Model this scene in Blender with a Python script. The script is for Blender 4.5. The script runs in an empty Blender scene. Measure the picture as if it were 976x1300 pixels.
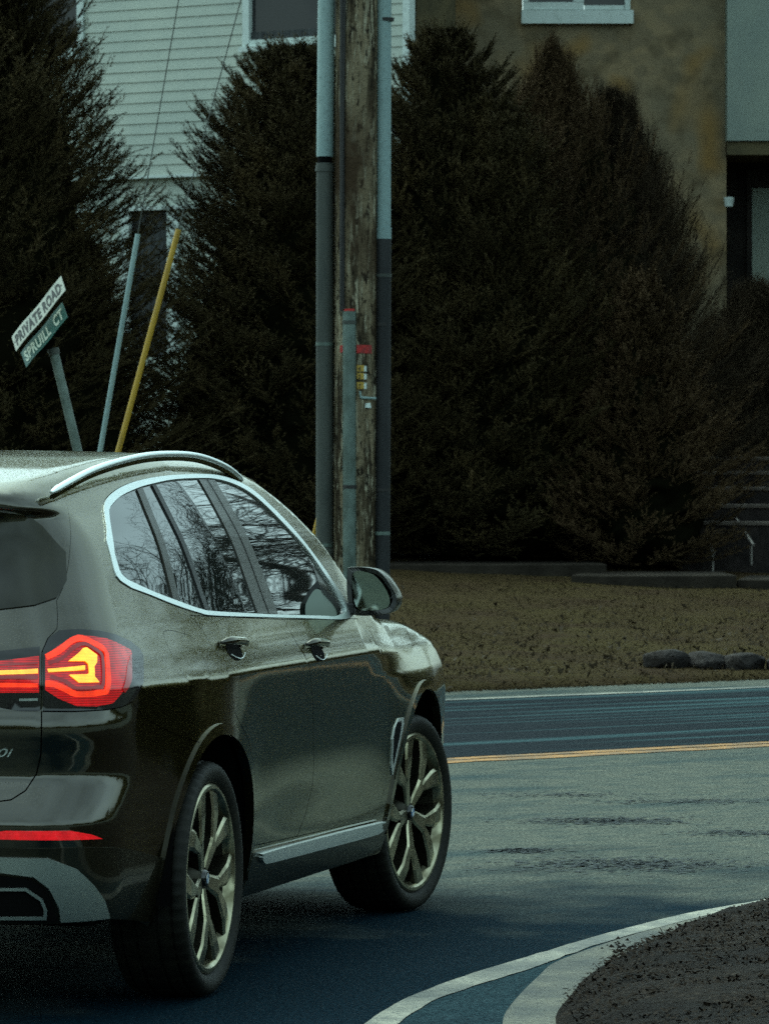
import bpy, bmesh, math, random
import numpy as np
from mathutils import Vector, Matrix
from mathutils.geometry import delaunay_2d_cdt
PI = math.pi
scene = bpy.context.scene
COL = scene.collection
rng = np.random.default_rng(7)
random.seed(7)

# ------------------------------------------------------------------ materials
def mat(name, base=(.5,.5,.5), rough=.5, metal=0., coat=0., coat_rough=.03, spec=.5, emit=None, estr=0.,
        noise=None, bump=None, ramp=None, coords='Object', trans=0.):
    """noise=(scale,detail,(sx,sy,sz),colour2,lo,hi)  bump=[(scale,strength,dist)]"""
    m = bpy.data.materials.new(name); m.use_nodes = True
    nt = m.node_tree; b = nt.nodes['Principled BSDF']
    b.inputs['Base Color'].default_value = (*base, 1); b.inputs['Roughness'].default_value = rough
    b.inputs['Metallic'].default_value = metal; b.inputs['Coat Weight'].default_value = coat
    b.inputs['Coat Roughness'].default_value = coat_rough; b.inputs['Specular IOR Level'].default_value = spec
    b.inputs['Transmission Weight'].default_value = trans
    if emit: b.inputs['Emission Color'].default_value = (*emit, 1); b.inputs['Emission Strength'].default_value = estr
    tc = nt.nodes.new('ShaderNodeTexCoord')
    def nz(scale, detail=4, sc=(1,1,1), rough_=.6):
        mp = nt.nodes.new('ShaderNodeMapping'); mp.inputs['Scale'].default_value = sc
        nt.links.new(tc.outputs[coords], mp.inputs[0])
        n = nt.nodes.new('ShaderNodeTexNoise'); n.inputs['Scale'].default_value = scale
        n.inputs['Detail'].default_value = detail; n.inputs['Roughness'].default_value = rough_
        nt.links.new(mp.outputs[0], n.inputs['Vector']); return n
    prev = None
    if noise:
        if not isinstance(noise, list): noise = [noise]
        for (s, d, sc, c2, lo, hi) in noise:
            n = nz(s, d, sc); r = nt.nodes.new('ShaderNodeMapRange'); r.inputs[1].default_value = lo; r.inputs[2].default_value = hi
            nt.links.new(n.outputs[0], r.inputs[0])
            mx = nt.nodes.new('ShaderNodeMix'); mx.data_type = 'RGBA'
            nt.links.new(r.outputs[0], mx.inputs[0])
            if prev: nt.links.new(prev, mx.inputs[6])
            else: mx.inputs[6].default_value = (*base, 1)
            mx.inputs[7].default_value = (*c2, 1); prev = mx.outputs[2]
        nt.links.new(prev, b.inputs['Base Color'])
    if bump:
        last = None
        for (s, st, di) in bump:
            n = nz(s, 3); bp_ = nt.nodes.new('ShaderNodeBump'); bp_.inputs['Strength'].default_value = st
            bp_.inputs['Distance'].default_value = di; nt.links.new(n.outputs[0], bp_.inputs['Height'])
            if last: nt.links.new(last, bp_.inputs['Normal'])
            last = bp_.outputs[0]
        nt.links.new(last, b.inputs['Normal'])
    m['_nz'] = 0
    return m

def paint_mat(name, base, rough=.28, metal=.55, beads=1.0):
    m = mat(name, base, rough, metal, coat=1., coat_rough=.06, spec=.25)
    m.node_tree.nodes['Principled BSDF'].inputs['Coat IOR'].default_value = 1.8
    m.node_tree.nodes['Principled BSDF'].inputs['Specular Tint'].default_value = (.85,.78,.50,1)
    nt = m.node_tree; b = nt.nodes['Principled BSDF']; tc = nt.nodes['Texture Coordinate']
    # wet beads: small round drops standing on the lacquer, denser on faces that look up
    v = nt.nodes.new('ShaderNodeTexVoronoi'); v.inputs['Scale'].default_value = 170; nt.links.new(tc.outputs['Object'], v.inputs['Vector'])
    n = nt.nodes.new('ShaderNodeTexNoise'); n.inputs['Scale'].default_value = 9; nt.links.new(tc.outputs['Object'], n.inputs['Vector'])
    r = nt.nodes.new('ShaderNodeMapRange'); r.inputs[1].default_value = .42; r.inputs[2].default_value = .1; nt.links.new(v.outputs['Distance'], r.inputs[0])
    mu = nt.nodes.new('ShaderNodeMath'); mu.operation = 'MULTIPLY'; nt.links.new(r.outputs[0], mu.inputs[0])
    g = nt.nodes.new('ShaderNodeNewGeometry'); sp = nt.nodes.new('ShaderNodeSeparateXYZ'); nt.links.new(g.outputs['Normal'], sp.inputs[0])
    r2 = nt.nodes.new('ShaderNodeMapRange'); r2.inputs[1].default_value = .02; r2.inputs[2].default_value = .6; r2.inputs[3].default_value = .03; r2.inputs[4].default_value = 1
    nt.links.new(sp.outputs['Z'], r2.inputs[0])
    m2 = nt.nodes.new('ShaderNodeMath'); m2.operation = 'MULTIPLY'; nt.links.new(r2.outputs[0], m2.inputs[0])
    r3 = nt.nodes.new('ShaderNodeMapRange'); r3.inputs[1].default_value = .0; r3.inputs[2].default_value = .3; nt.links.new(n.outputs[0], r3.inputs[0])
    nt.links.new(r3.outputs[0], m2.inputs[1]); nt.links.new(m2.outputs[0], mu.inputs[1])
    bp_ = nt.nodes.new('ShaderNodeBump'); bp_.inputs['Strength'].default_value = .32 * beads; bp_.inputs['Distance'].default_value = .0007
    nt.links.new(mu.outputs[0], bp_.inputs['Height'])
    nt.links.new(bp_.outputs[0], b.inputs['Coat Normal']); nt.links.new(bp_.outputs[0], b.inputs['Normal'])
    return m

M = {}
M['paint'] = paint_mat('olive_paint', (.027,.022,.009), .24, .85)
M['clad'] = paint_mat('dark_cladding', (.008,.007,.0035), .4, .2, .5)
M['clad'].node_tree.nodes['Principled BSDF'].inputs['Coat Weight'].default_value = .4
M['black'] = mat('black_trim', (.006,.006,.005), .5, bump=[(60,.2,.002)])
M['void'] = mat('dark_interior', (.002,.002,.002), .9, spec=.1)
M['gloss'] = mat('gloss_black', (.006,.006,.005), .12, coat=.6)
M['pillar'] = mat('pillar_trim', (.020,.018,.009), .45, coat=.2, bump=[(300,.1,.001)])
M['glass'] = mat('tinted_glass', (.004,.006,.006), .015, spec=.75, coat=.5, coat_rough=.0, noise=(3,2,(1,1,1),(.010,.013,.011),.3,.7))
M['rglass'] = mat('rear_glass', (.012,.011,.006), .12, spec=.4, noise=(2.5,2,(1,1,1),(.030,.028,.015),.4,.65))
M['chrome'] = mat('satin_chrome', (.86,.92,.90), .42, 1., bump=[(140,.25,.001)])
M['silver'] = mat('silver_skid', (.30,.34,.31), .42, .75, bump=[(200,.3,.001)])
M['tyre'] = mat('tyre_rubber', (.005,.005,.003), .62, spec=.25, noise=(25,4,(1,1,1),(.012,.011,.006),.45,.75), bump=[(120,.25,.001)])
M['alloy'] = mat('alloy_face', (.54,.50,.34), .24, .92, noise=(9,3,(1,1,1),(.15,.135,.08),.42,.66), bump=[(90,.15,.001)])
M['alloy_dark'] = mat('alloy_pocket', (.035,.032,.02), .45, .5)
M['lens'] = mat('lamp_housing', (.005,.003,.003), .2, coat=.5)
M['red_lens'] = mat('red_lens', (.08,.002,.003), .25, coat=.7, emit=(1,.003,.008), estr=.40, noise=(60,2,(1,1,1),(.05,.002,.003),.4,.7))
M['red_glow'] = mat('red_glow', (.3,.01,.004), .4, coat=.3, emit=(1,.045,.006), estr=1.15)
M['amber_glow'] = mat('amber_glow', (.9,.4,.02), .3, coat=1., emit=(1,.38,.03), estr=1.9)
M['red_dark'] = mat('red_dark', (.10,.002,.004), .25, coat=1., emit=(1,.004,.008), estr=.16)
M['reflector'] = mat('reflector', (.6,.01,.02), .3, coat=1., emit=(1,.01,.012), estr=.45, noise=(90,1,(1,1,1),(.35,.005,.01),.4,.6))  # passive part; emission stands in for the light it returns

def ribs(m, scale, lo, hi, s0):
    # moulded optics: fine horizontal ribs and uneven glow behind the lens; the reflector's glow is painted
    nt = m.node_tree; b = nt.nodes['Principled BSDF']; tc = nt.nodes['Texture Coordinate']; sp = nt.nodes.new('ShaderNodeSeparateXYZ'); nt.links.new(tc.outputs['Object'], sp.inputs[0])
    a = nt.nodes.new('ShaderNodeMath'); a.operation = 'MULTIPLY'; a.inputs[1].default_value = scale; nt.links.new(sp.outputs['Z'], a.inputs[0])
    c = nt.nodes.new('ShaderNodeMath'); c.operation = 'SINE'; nt.links.new(a.outputs[0], c.inputs[0])
    n = nt.nodes.new('ShaderNodeTexNoise'); n.inputs['Scale'].default_value = 28; nt.links.new(tc.outputs['Object'], n.inputs['Vector'])
    e = nt.nodes.new('ShaderNodeMath'); e.operation = 'MULTIPLY_ADD'; e.inputs[1].default_value = .25; nt.links.new(c.outputs[0], e.inputs[0]); nt.links.new(n.outputs[0], e.inputs[2])
    r = nt.nodes.new('ShaderNodeMapRange'); r.inputs[1].default_value = .2; r.inputs[2].default_value = .8; r.inputs[3].default_value = lo*s0; r.inputs[4].default_value = hi*s0
    nt.links.new(e.outputs[0], r.inputs[0]); nt.links.new(r.outputs[0], b.inputs['Emission Strength'])
ribs(M['amber_glow'], 1500, .55, 1.5, 1.5); ribs(M['red_glow'], 1500, .5, 1.5, 1.0); ribs(M['red_lens'], 900, .45, 1.6, .38); ribs(M['reflector'], 1500, .6, 1.4, .42)
# ------------------------------------------------------------------ object helpers
def tag(o, label=None, cat=None, group=None, kind=None):
    if label: o['label'] = label
    if cat: o['category'] = cat
    if group: o['group'] = group
    if kind: o['kind'] = kind
    return o
def thing(name, label, cat, loc=(0,0,0), group=None):
    o = bpy.data.objects.new(name, None); COL.objects.link(o); o.location = loc; o.empty_display_size = .1
    return tag(o, label, cat, group)
def mesh_obj(name, V, Fc, m, parent=None, smooth=False, normals=None, mats=None, midx=None):
    me = bpy.data.meshes.new(name); me.from_pydata([tuple(map(float, v)) for v in V], [], [tuple(map(int, f)) for f in Fc])
    for mm in (mats or [m]): me.materials.append(mm)
    if midx is not None: me.polygons.foreach_set('material_index', np.asarray(midx, dtype=np.int32))
    if smooth: me.polygons.foreach_set('use_smooth', [True]*len(me.polygons))
    me.update()
    if normals is not None: me.normals_split_custom_set_from_vertices([tuple(map(float, n)) for n in normals])
    o = bpy.data.objects.new(name, me); COL.objects.link(o)
    if parent is not None:
        o.parent = parent
        if any(abs(c) > 0 for c in parent.location) or any(abs(c) > 0 for c in parent.rotation_euler):
            bpy.context.view_layer.update(); o.matrix_parent_inverse = parent.matrix_world.inverted()
    return o
def bulk(name, V, tris, m, parent=None, smooth=False):
    """large triangle soups straight from arrays"""
    V = np.asarray(V, np.float32); tris = np.asarray(tris, np.int32)
    me = bpy.data.meshes.new(name); me.vertices.add(len(V)); me.vertices.foreach_set('co', V.ravel())
    me.loops.add(tris.size); me.loops.foreach_set('vertex_index', tris.ravel())
    me.polygons.add(len(tris)); me.polygons.foreach_set('loop_start', np.arange(0, tris.size, 3, dtype=np.int32))
    me.update(calc_edges=True); me.validate(); me.materials.append(m)
    if smooth: me.polygons.foreach_set('use_smooth', [True]*len(me.polygons))
    o = bpy.data.objects.new(name, me); COL.objects.link(o)
    if parent is not None: o.parent = parent
    return o
class MB:
    def __init__(s): s.V = []; s.F = []
    def add(s, V, F):
        n = len(s.V); s.V += [tuple(v) for v in V]; s.F += [tuple(i+n for i in f) for f in F]; return s
    def box(s, c, size, R=None):
        h = np.array(size)/2; V = np.array([[x,y,z] for x in (-1,1) for y in (-1,1) for z in (-1,1)])*h
        if R is not None: V = V @ np.array(R).T
        return s.add(V+np.array(c), [(0,1,3,2),(4,6,7,5),(0,4,5,1),(2,3,7,6),(0,2,6,4),(1,5,7,3)])
    def tube(s, pts, r, n=10, cap=True, rz=None):
        P = np.array(pts, float); m = len(P); r = np.broadcast_to(np.array(r, float), (m,)); V = []; up = np.array([0,0,1.])
        for i in range(m):
            t = P[min(i+1,m-1)]-P[max(i-1,0)]; t /= np.linalg.norm(t)+1e-9
            a = np.cross(t, up); 
            if np.linalg.norm(a) < .05: a = np.cross(t, [1,0,0.])
            a /= np.linalg.norm(a); b = np.cross(t, a); kb = rz if rz else 1
            for k in range(n):
                q = 2*PI*k/n; V.append(P[i]+r[i]*(math.cos(q)*a+kb*math.sin(q)*b))
        F = [(i*n+k, i*n+(k+1)%n, (i+1)*n+(k+1)%n, (i+1)*n+k) for i in range(m-1) for k in range(n)]
        if cap: F += [tuple(range(n))[::-1], tuple((m-1)*n+k for k in range(n))]
        return s.add(V, F)
    def prism(s, poly, d):
        """poly: list of 3d points (planar), d: extrusion vector"""
        P = np.array(poly, float); n = len(P); V = np.vstack([P, P+np.array(d)])
        return s.add(V, [tuple(range(n)), tuple(range(n,2*n))[::-1]]+[(i,i+n,(i+1)%n+n,(i+1)%n) for i in range(n)])
    def build(s, name, m, parent=None, smooth=False, bevel=0):
        o = mesh_obj(name, s.V, s.F, m, parent, smooth)
        bm = bmesh.new(); bm.from_mesh(o.data); bmesh.ops.recalc_face_normals(bm, faces=bm.faces); bm.to_mesh(o.data); bm.free()
        if bevel:
            b = o.modifiers.new('b', 'BEVEL'); b.width = bevel; b.segments = 2; b.limit_method = 'ANGLE'
        if smooth: auto_smooth(o)
        return o
def auto_smooth(o, ang=40):
    me = o.data; bm = bmesh.new(); bm.from_mesh(me)
    for e in bm.edges: e.smooth = not (len(e.link_faces) == 2 and e.calc_face_angle(0) > math.radians(ang))
    for f in bm.faces: f.smooth = True
    bm.to_mesh(me); bm.free()

# ------------------------------------------------------------------ camera (solved from the wheels, roof and lamps)
FPX = 5828.65; CAM = np.array([-13.687,-4.683,1.629]); YAW, PIT, ROL = .231, -.009, .002
_F = np.array([math.cos(YAW)*math.cos(PIT), math.sin(YAW)*math.cos(PIT), math.sin(PIT)])
_R = np.array([math.sin(YAW), -math.cos(YAW), 0.]); _U = np.cross(_R, _F)
R2 = _R*math.cos(ROL)+_U*math.sin(ROL); U2 = -_R*math.sin(ROL)+_U*math.cos(ROL)
def at(px, py, d): return CAM + d*(_F + (px-488)/FPX*R2 - (py-650)/FPX*U2)
def ground(px, py, z=0.):
    D = _F + (px-488)/FPX*R2 - (py-650)/FPX*U2; return CAM + D*(z-CAM[2])/D[2]
cd = bpy.data.cameras.new('camera'); cam = bpy.data.objects.new('camera', cd); COL.objects.link(cam)
cd.sensor_fit = 'HORIZONTAL'; cd.sensor_width = 36; cd.lens = FPX/976*36; cd.clip_start = .5; cd.clip_end = 3000
cam.matrix_world = Matrix(((R2[0],U2[0],-_F[0],CAM[0]),(R2[1],U2[1],-_F[1],CAM[1]),(R2[2],U2[2],-_F[2],CAM[2]),(0,0,0,1)))
cd.dof.use_dof = True; cd.dof.focus_distance = 16.; cd.dof.aperture_fstop = 24
scene.camera = cam

# ------------------------------------------------------------------ sky and light
w = bpy.data.worlds.new('World'); scene.world = w; w.use_nodes = True; nt = w.node_tree
bg = nt.nodes['Background']; sky = nt.nodes.new('ShaderNodeTexSky'); sky.sky_type = 'NISHITA'; sky.sun_disc = False
SUN_EL, SUN_AZ = math.radians(58), math.radians(35)
sky.sun_elevation = SUN_EL; sky.sun_rotation = SUN_AZ; sky.dust_density = 4; sky.air_density = 1.2
hs = nt.nodes.new('ShaderNodeHueSaturation'); hs.inputs['Saturation'].default_value = .25; nt.links.new(sky.outputs[0], hs.inputs['Color'])
mx = nt.nodes.new('ShaderNodeMix'); mx.data_type = 'RGBA'; mx.blend_type = 'MULTIPLY'; mx.inputs[0].default_value = 1
mx.inputs[7].default_value = (1.60,2.25,2.20,1); nt.links.new(hs.outputs[0], mx.inputs[6])
# thick cloud: soft large mottling
tc = nt.nodes.new('ShaderNodeTexCoord'); cn = nt.nodes.new('ShaderNodeTexNoise'); cn.inputs['Scale'].default_value = 3; cn.inputs['Detail'].default_value = 5
nt.links.new(tc.outputs['Generated'], cn.inputs['Vector']); cr = nt.nodes.new('ShaderNodeMapRange')
cr.inputs[1].default_value = .3; cr.inputs[2].default_value = .7; cr.inputs[3].default_value = .65; cr.inputs[4].default_value = 1.1
nt.links.new(cn.outputs[0], cr.inputs[0]); m3 = nt.nodes.new('ShaderNodeMix'); m3.data_type = 'RGBA'; m3.blend_type = 'MULTIPLY'; m3.inputs[0].default_value = 1
nt.links.new(mx.outputs[2], m3.inputs[6]); nt.links.new(cr.outputs[0], m3.inputs[7]); nt.links.new(m3.outputs[2], bg.inputs['Color'])
bg.inputs['Strength'].default_value = .15
sl = bpy.data.lights.new('sun', 'SUN'); sl.energy = .5; sl.angle = math.radians(40); sl.color = (1,.96,.88)
so = bpy.data.objects.new('sun', sl); COL.objects.link(so)
so.rotation_mode = 'QUATERNION'; so.rotation_quaternion = Vector((math.sin(SUN_AZ)*math.cos(SUN_EL), math.cos(SUN_AZ)*math.cos(SUN_EL), math.sin(SUN_EL))).to_track_quat('Z','Y'); so.location = (0,0,30)
scene.view_settings.view_transform = 'Standard'; scene.view_settings.look = 'None'; scene.view_settings.exposure = 0
scene.cycles.use_denoising = False; scene.cycles.use_adaptive_sampling = True; scene.cycles.adaptive_threshold = .03; scene.cycles.max_bounces = 6

# ------------------------------------------------------------------ car body surface

def interp(xs,pts):
    """smooth monotone cubic (pchip-like)"""
    px=np.array([p[0] for p in pts],float);py=np.array([p[1] for p in pts],float)
    h=np.diff(px);d=np.diff(py)/h
    m=np.zeros_like(px);m[0]=d[0];m[-1]=d[-1]
    for i in range(1,len(px)-1):
        if d[i-1]*d[i]>0:
            w1=2*h[i]+h[i-1];w2=h[i]+2*h[i-1];m[i]=(w1+w2)/(w1/d[i-1]+w2/d[i])
    x=np.clip(xs,px[0],px[-1]);k=np.clip(np.searchsorted(px,x)-1,0,len(h)-1)
    t=(x-px[k])/h[k]
    return (2*t**3-3*t**2+1)*py[k]+(t**3-2*t**2+t)*h[k]*m[k]+(-2*t**3+3*t**2)*py[k+1]+(t**3-t**2)*h[k]*m[k+1]
WP=[(.10,.78),(.20,.835),(.27,.868),(.33,.888),(.45,.912),(.60,.926),(.78,.934),(.90,.938),(.985,.940),(1.005,.934),(1.03,.921),(1.07,.903),(1.12,.886),(1.16,.872),(1.22,.846),(1.4,.765),(1.5,.705),(1.6,.638),(1.66,.59),(1.72,.53)]
TP=[(-1.0,1.52),(-.75,1.575),(-.5,1.615),(-.2,1.65),(.2,1.682),(.6,1.694),(1.0,1.686),(1.3,1.665),(1.5,1.635),(1.7,1.57),(1.9,1.46),(2.1,1.32),(2.25,1.215),(2.36,1.15),(2.5,1.125),(2.9,1.10),(3.2,1.055),(3.4,.99),(3.55,.90),(3.65,.80),(3.7,.70)]
RP=[(.10,-.78),(.20,-.87),(.30,-.955),(.42,-.985),(.50,-.995),(.60,-1.005),(.625,-.995),(.70,-.945),(.73,-.925),(.80,-.938),(.87,-.958),(.90,-.955),(.93,-.94),(1.0,-.94),(1.09,-.925),(1.12,-.905),(1.17,-.87),(1.22,-.835),(1.45,-.70),(1.49,-.705),(1.52,-.79),(1.55,-.80),(1.60,-.70),(1.7,-.60)]
def smin(a,b,k):
    h=np.clip(.5+.5*(b-a)/k,0,1)
    return b*(1-h)+a*h-k*h*(1-h)
def F(P):
    x,y,z=P[...,0],np.abs(P[...,1]),P[...,2]
    W=interp(z,WP)
    gh=np.clip((z-1.0)/.5,0,1)
    rr=np.clip((.6-x)/1.5,0,1)
    W=W-.10*rr**2-.07*gh*rr
    ff=np.clip((x-2.5)/1.2,0,1)
    W=W-.06*ff**2.2-.04*np.clip((z-.9)/.3,0,1)*np.clip((x-2.0)/.5,0,1)
    bl=np.clip((x-2.15)/.75,0,1);bl=bl*bl*(3-2*bl)
    W=W-bl*.045*np.clip((z-.80)/.24,0,1)**1.6*np.clip((1.12-z)/.12,0,1)
    fl=np.exp(-((x)/.42)**4)+np.exp(-((x-2.864)/.42)**4)
    W=W+.018*fl*np.exp(-((z-.62)/.27)**2)
    # door concavity
    W=W-.012*np.exp(-((z-.50)/.12)**2)*np.exp(-((x-1.43)/.8)**4)
    XR=interp(z,RP)+.05*(y/.7)**2
    XF=3.73-.09*(y/.7)**2-.25*np.clip((z-.75)/.3,0,1)**2-.1*np.clip((.4-z)/.2,0,1)
    T=interp(x,TP)-(.013+.002*np.clip((x-1.9)/.5,0,1))*(y/.6)**2
    d=smin(W-y,x-XR,.22)
    d=smin(d,XF-x,.19)
    return smin(d,T-z,.04)
def solve(O,D,t0=0,t1=3.0,n=300):
    """first crossing from outside (F<0) to inside along O+tD"""
    O=np.atleast_2d(O).astype(float);D=np.broadcast_to(np.atleast_2d(D).astype(float),O.shape)
    ts=np.linspace(t0,t1,n);V=np.stack([F(O+t*D) for t in ts],1)
    hit=(V[:,:-1]<0)&(V[:,1:]>=0);ok=hit.any(1);i=hit.argmax(1)
    a=ts[i];b=ts[i+1]
    for _ in range(24):
        m=(a+b)/2;v=F(O+m[:,None]*D);a=np.where(v<0,m,a);b=np.where(v<0,b,m)
    return O+b[:,None]*D,ok
def normal(P):
    e=2e-3;g=np.stack([F(P+e*v)-F(P-e*v) for v in np.eye(3)],-1)
    g=-g/np.linalg.norm(g,axis=-1,keepdims=True);return g

XC,YC,LC,XF0=-.35,-.45,.9,3.15
def sray(s,z):
    s=np.asarray(s,float);z=np.asarray(z,float)+0*s
    SF=XF0-XC
    a=np.where(s<0,np.clip(-s/LC,0,1)*np.pi/2,0);b=np.where(s>SF,np.clip((s-SF)/LC,0,1)*np.pi/2,0)
    ox=np.clip(s,0,SF)+XC
    oy=YC+np.clip(-LC-s,0,None)+np.clip(s-SF-LC,0,None)
    D=np.stack([-np.sin(a)+np.sin(b),-np.cos(a)*np.cos(b),0*a],-1)
    return np.stack([ox,oy,z],-1),D
def surf(s,z,off=0.):
    """point + normal on body for domain coords"""
    O,D=sray(s,z)
    Q,ok=solve(O+1.25*D,-D,0,1.25,50)
    N=normal(Q)
    return Q+np.asarray(off)[...,None]*N if np.ndim(off) else Q+off*N,N
def inv(P):
    x,y,z=P[...,0],P[...,1],P[...,2]
    s=np.where(x>XC,x-XC,np.where(y<YC,-np.arctan2(-(x-XC),-(y-YC))/(np.pi/2)*LC,-LC-(y-YC)))
    SF=XF0-XC
    s=np.where((x>XF0)&(y<YC),SF+np.arctan2(x-XF0,-(y-YC))/(np.pi/2)*LC,s)
    return np.stack([s,z],-1)

# ------------------------------------------------------------------ car panels: closed curves on the body's unwrapped side and rear (s along the body, z up)
SF = XF0-XC
SEND = SF+LC+.45
DLO = [(0.105,1.491),(0.145,1.519),(0.199,1.541),(0.314,1.567),(0.474,1.589),(0.670,1.604),(0.891,1.613),(1.271,1.617),(1.488,1.611),(1.670,1.590),(1.797,1.556),(1.887,1.507),(1.972,1.450),(2.085,1.363),(2.184,1.279),(2.284,1.183),(2.318,1.150),(2.300,1.116),(2.128,1.110),(1.685,1.127),(1.180,1.146),(0.595,1.169),(0.456,1.182),(0.279,1.211),(0.104,1.248),(-0.035,1.276),(-0.120,1.296),(-0.138,1.325),(-0.055,1.388),(0.040,1.443)]
DLI = [(0.150,1.491),(0.195,1.513),(0.318,1.543),(0.501,1.568),(0.665,1.582),(0.896,1.595),(1.212,1.599),(1.419,1.595),(1.595,1.577),(1.725,1.547),(1.825,1.500),(1.922,1.434),(2.045,1.355),(2.139,1.270),(2.229,1.180),(2.235,1.140),(2.053,1.128),(1.877,1.135),(1.205,1.160),(0.624,1.186),(0.479,1.199),(0.346,1.222),(0.162,1.258),(0.022,1.293),(-0.050,1.316),(-0.040,1.336),(0.002,1.371),(0.085,1.443)]
DIV1 = [(0.520,1.60),(0.574,1.60),(0.325,1.20),(0.273,1.20)]
DIV2 = [(0.670,1.62),(0.708,1.62),(0.562,1.17),(0.524,1.17)]
BPIL = [(1.205,1.64),(1.39,1.64),(1.322,1.13),(1.065,1.13)]
SAIL = [(2.10,1.36),(1.97,1.09),(2.4,1.09),(2.4,1.36)]
RARC, FARC = (.40,.37,.44), (3.25,.37,.45)
def arc(c, r, a0, a1, n=24): return [(c[0]+r*math.cos(math.radians(a0+(a1-a0)*i/n)), c[1]+r*math.sin(math.radians(a0+(a1-a0)*i/n))) for i in range(n+1)]
def archpoly(c, extra=0): r = c[2]+extra; return [(c[0]+r, -.2), *arc(c, r, 0, 180), (c[0]-r, -.2)]
REAR_DOOR = [(0.366,1.18),(0.430,1.13),(0.475,1.06),(0.492,1.00),(0.515,0.93),(0.545,0.87),*arc(RARC,.505,66,6,14),(1.490,0.407),(1.590,0.48),(1.632,0.56),(1.612,0.64),(1.580,0.72),(1.552,0.85),(1.510,0.94),(1.455,1.03),(1.383,1.136)]
FRONT_DOOR = [(1.383,1.136),(1.455,1.03),(1.510,0.94),(1.552,0.85),(1.580,0.72),(1.612,0.64),(1.632,0.56),(1.590,0.48),(1.490,0.407),(2.567,0.384),(2.645,0.42),(2.700,0.50),(2.700,0.62),(2.690,0.75),(2.655,0.87),(2.60,0.95),(2.52,1.02),(2.38,1.108)]
TAILGATE = [(-1.5,1.588),(-0.947,1.588),(-0.468,1.577),(-0.375,1.562),(-0.362,1.535),(-0.402,1.504),(-0.505,1.395),(-0.588,1.290),(-0.632,1.244),(-0.636,1.199),(-0.643,1.163),(-0.677,1.135),(-0.698,1.095),(-0.699,0.972),(-0.700,0.891),(-0.701,0.799),(-0.713,0.742),(-0.745,0.694),(-0.785,0.668),(-0.84,0.660),(-1.5,.655)]
LAMP = [(-0.696,1.100),(-0.676,1.137),(-0.636,1.159),(-0.568,1.162),(-0.488,1.156),(-0.403,1.144),(-0.288,1.120),(-0.215,1.092),(-0.212,1.07),(-0.266,1.031),(-0.335,0.983),(-0.390,0.950),(-0.442,0.934),(-0.505,0.927),(-0.606,0.924),(-0.696,0.925)]
BUMPER = [(-1.5,.655),(-0.84,0.660),(-0.785,0.668),(-0.745,0.694),(-0.713,0.742),(-0.701,0.799),(-0.700,0.925),(-0.606,0.924),(-0.505,0.927),(-0.442,0.934),(-0.397,0.946),(-0.304,0.895),(-.10,.850),(0.085,0.815),(.30,.78),(.30,.1),(-1.5,.1)]
FLAP = [(0.090,1.138),(0.250,1.128),(0.330,1.105),(0.335,1.06),(0.318,1.000),(0.268,0.988),(0.120,0.987),(0.085,1.01),(0.080,1.06)]

def dens(poly, step=.025, closed=True, smooth=False):
    P = np.array(poly, float)
    if smooth:
        n = len(P); Q = []
        rngi = range(n if closed else n-1)
        for i in rngi:
            p0, p1, p2, p3 = [P[j % n] if closed else P[min(max(j,0),n-1)] for j in (i-1,i,i+1,i+2)]
            k = max(2, int(np.linalg.norm(p2-p1)/step)+1)
            for t in np.arange(k)/k:
                Q.append(.5*((2*p1)+(-p0+p2)*t+(2*p0-5*p1+4*p2-p3)*t*t+(-p0+3*p1-3*p2+p3)*t**3))
        if not closed: Q.append(P[-1])
        return np.array(Q)
    Q = []; n = len(P)
    for i in range(n if closed else n-1):
        a, b = P[i], P[(i+1) % n]; k = max(1, int(np.linalg.norm(b-a)/step)+1)
        for t in range(k): Q.append(a+(b-a)*t/k)
    if not closed: Q.append(P[-1])
    return np.array(Q)
def inset(poly, d):
    P = np.array(poly, float); n = len(P); A = .5*np.sum(P[:,0]*np.roll(P[:,1],-1)-np.roll(P[:,0],-1)*P[:,1]); sg = 1 if A > 0 else -1
    a = P-np.roll(P,1,0); b = np.roll(P,-1,0)-P
    na = np.stack([-a[:,1],a[:,0]],1)*sg; nb = np.stack([-b[:,1],b[:,0]],1)*sg
    na /= np.linalg.norm(na,axis=1,keepdims=True)+1e-12; nb /= np.linalg.norm(nb,axis=1,keepdims=True)+1e-12
    m = na+nb; m /= np.maximum(np.sum(m*na,1,keepdims=True),.4); return P+m*d
def inside(P, poly):
    poly = np.array(poly); x, y = P[:,0], P[:,1]; r = np.zeros(len(P), bool); j = len(poly)-1
    for i in range(len(poly)):
        xi, yi = poly[i]; xj, yj = poly[j]
        c = ((yi > y) != (yj > y)) & (x < (xj-xi)*(y-yi)/((yj-yi) if yj != yi else 1e-12)+xi); r ^= c; j = i
    return r
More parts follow.
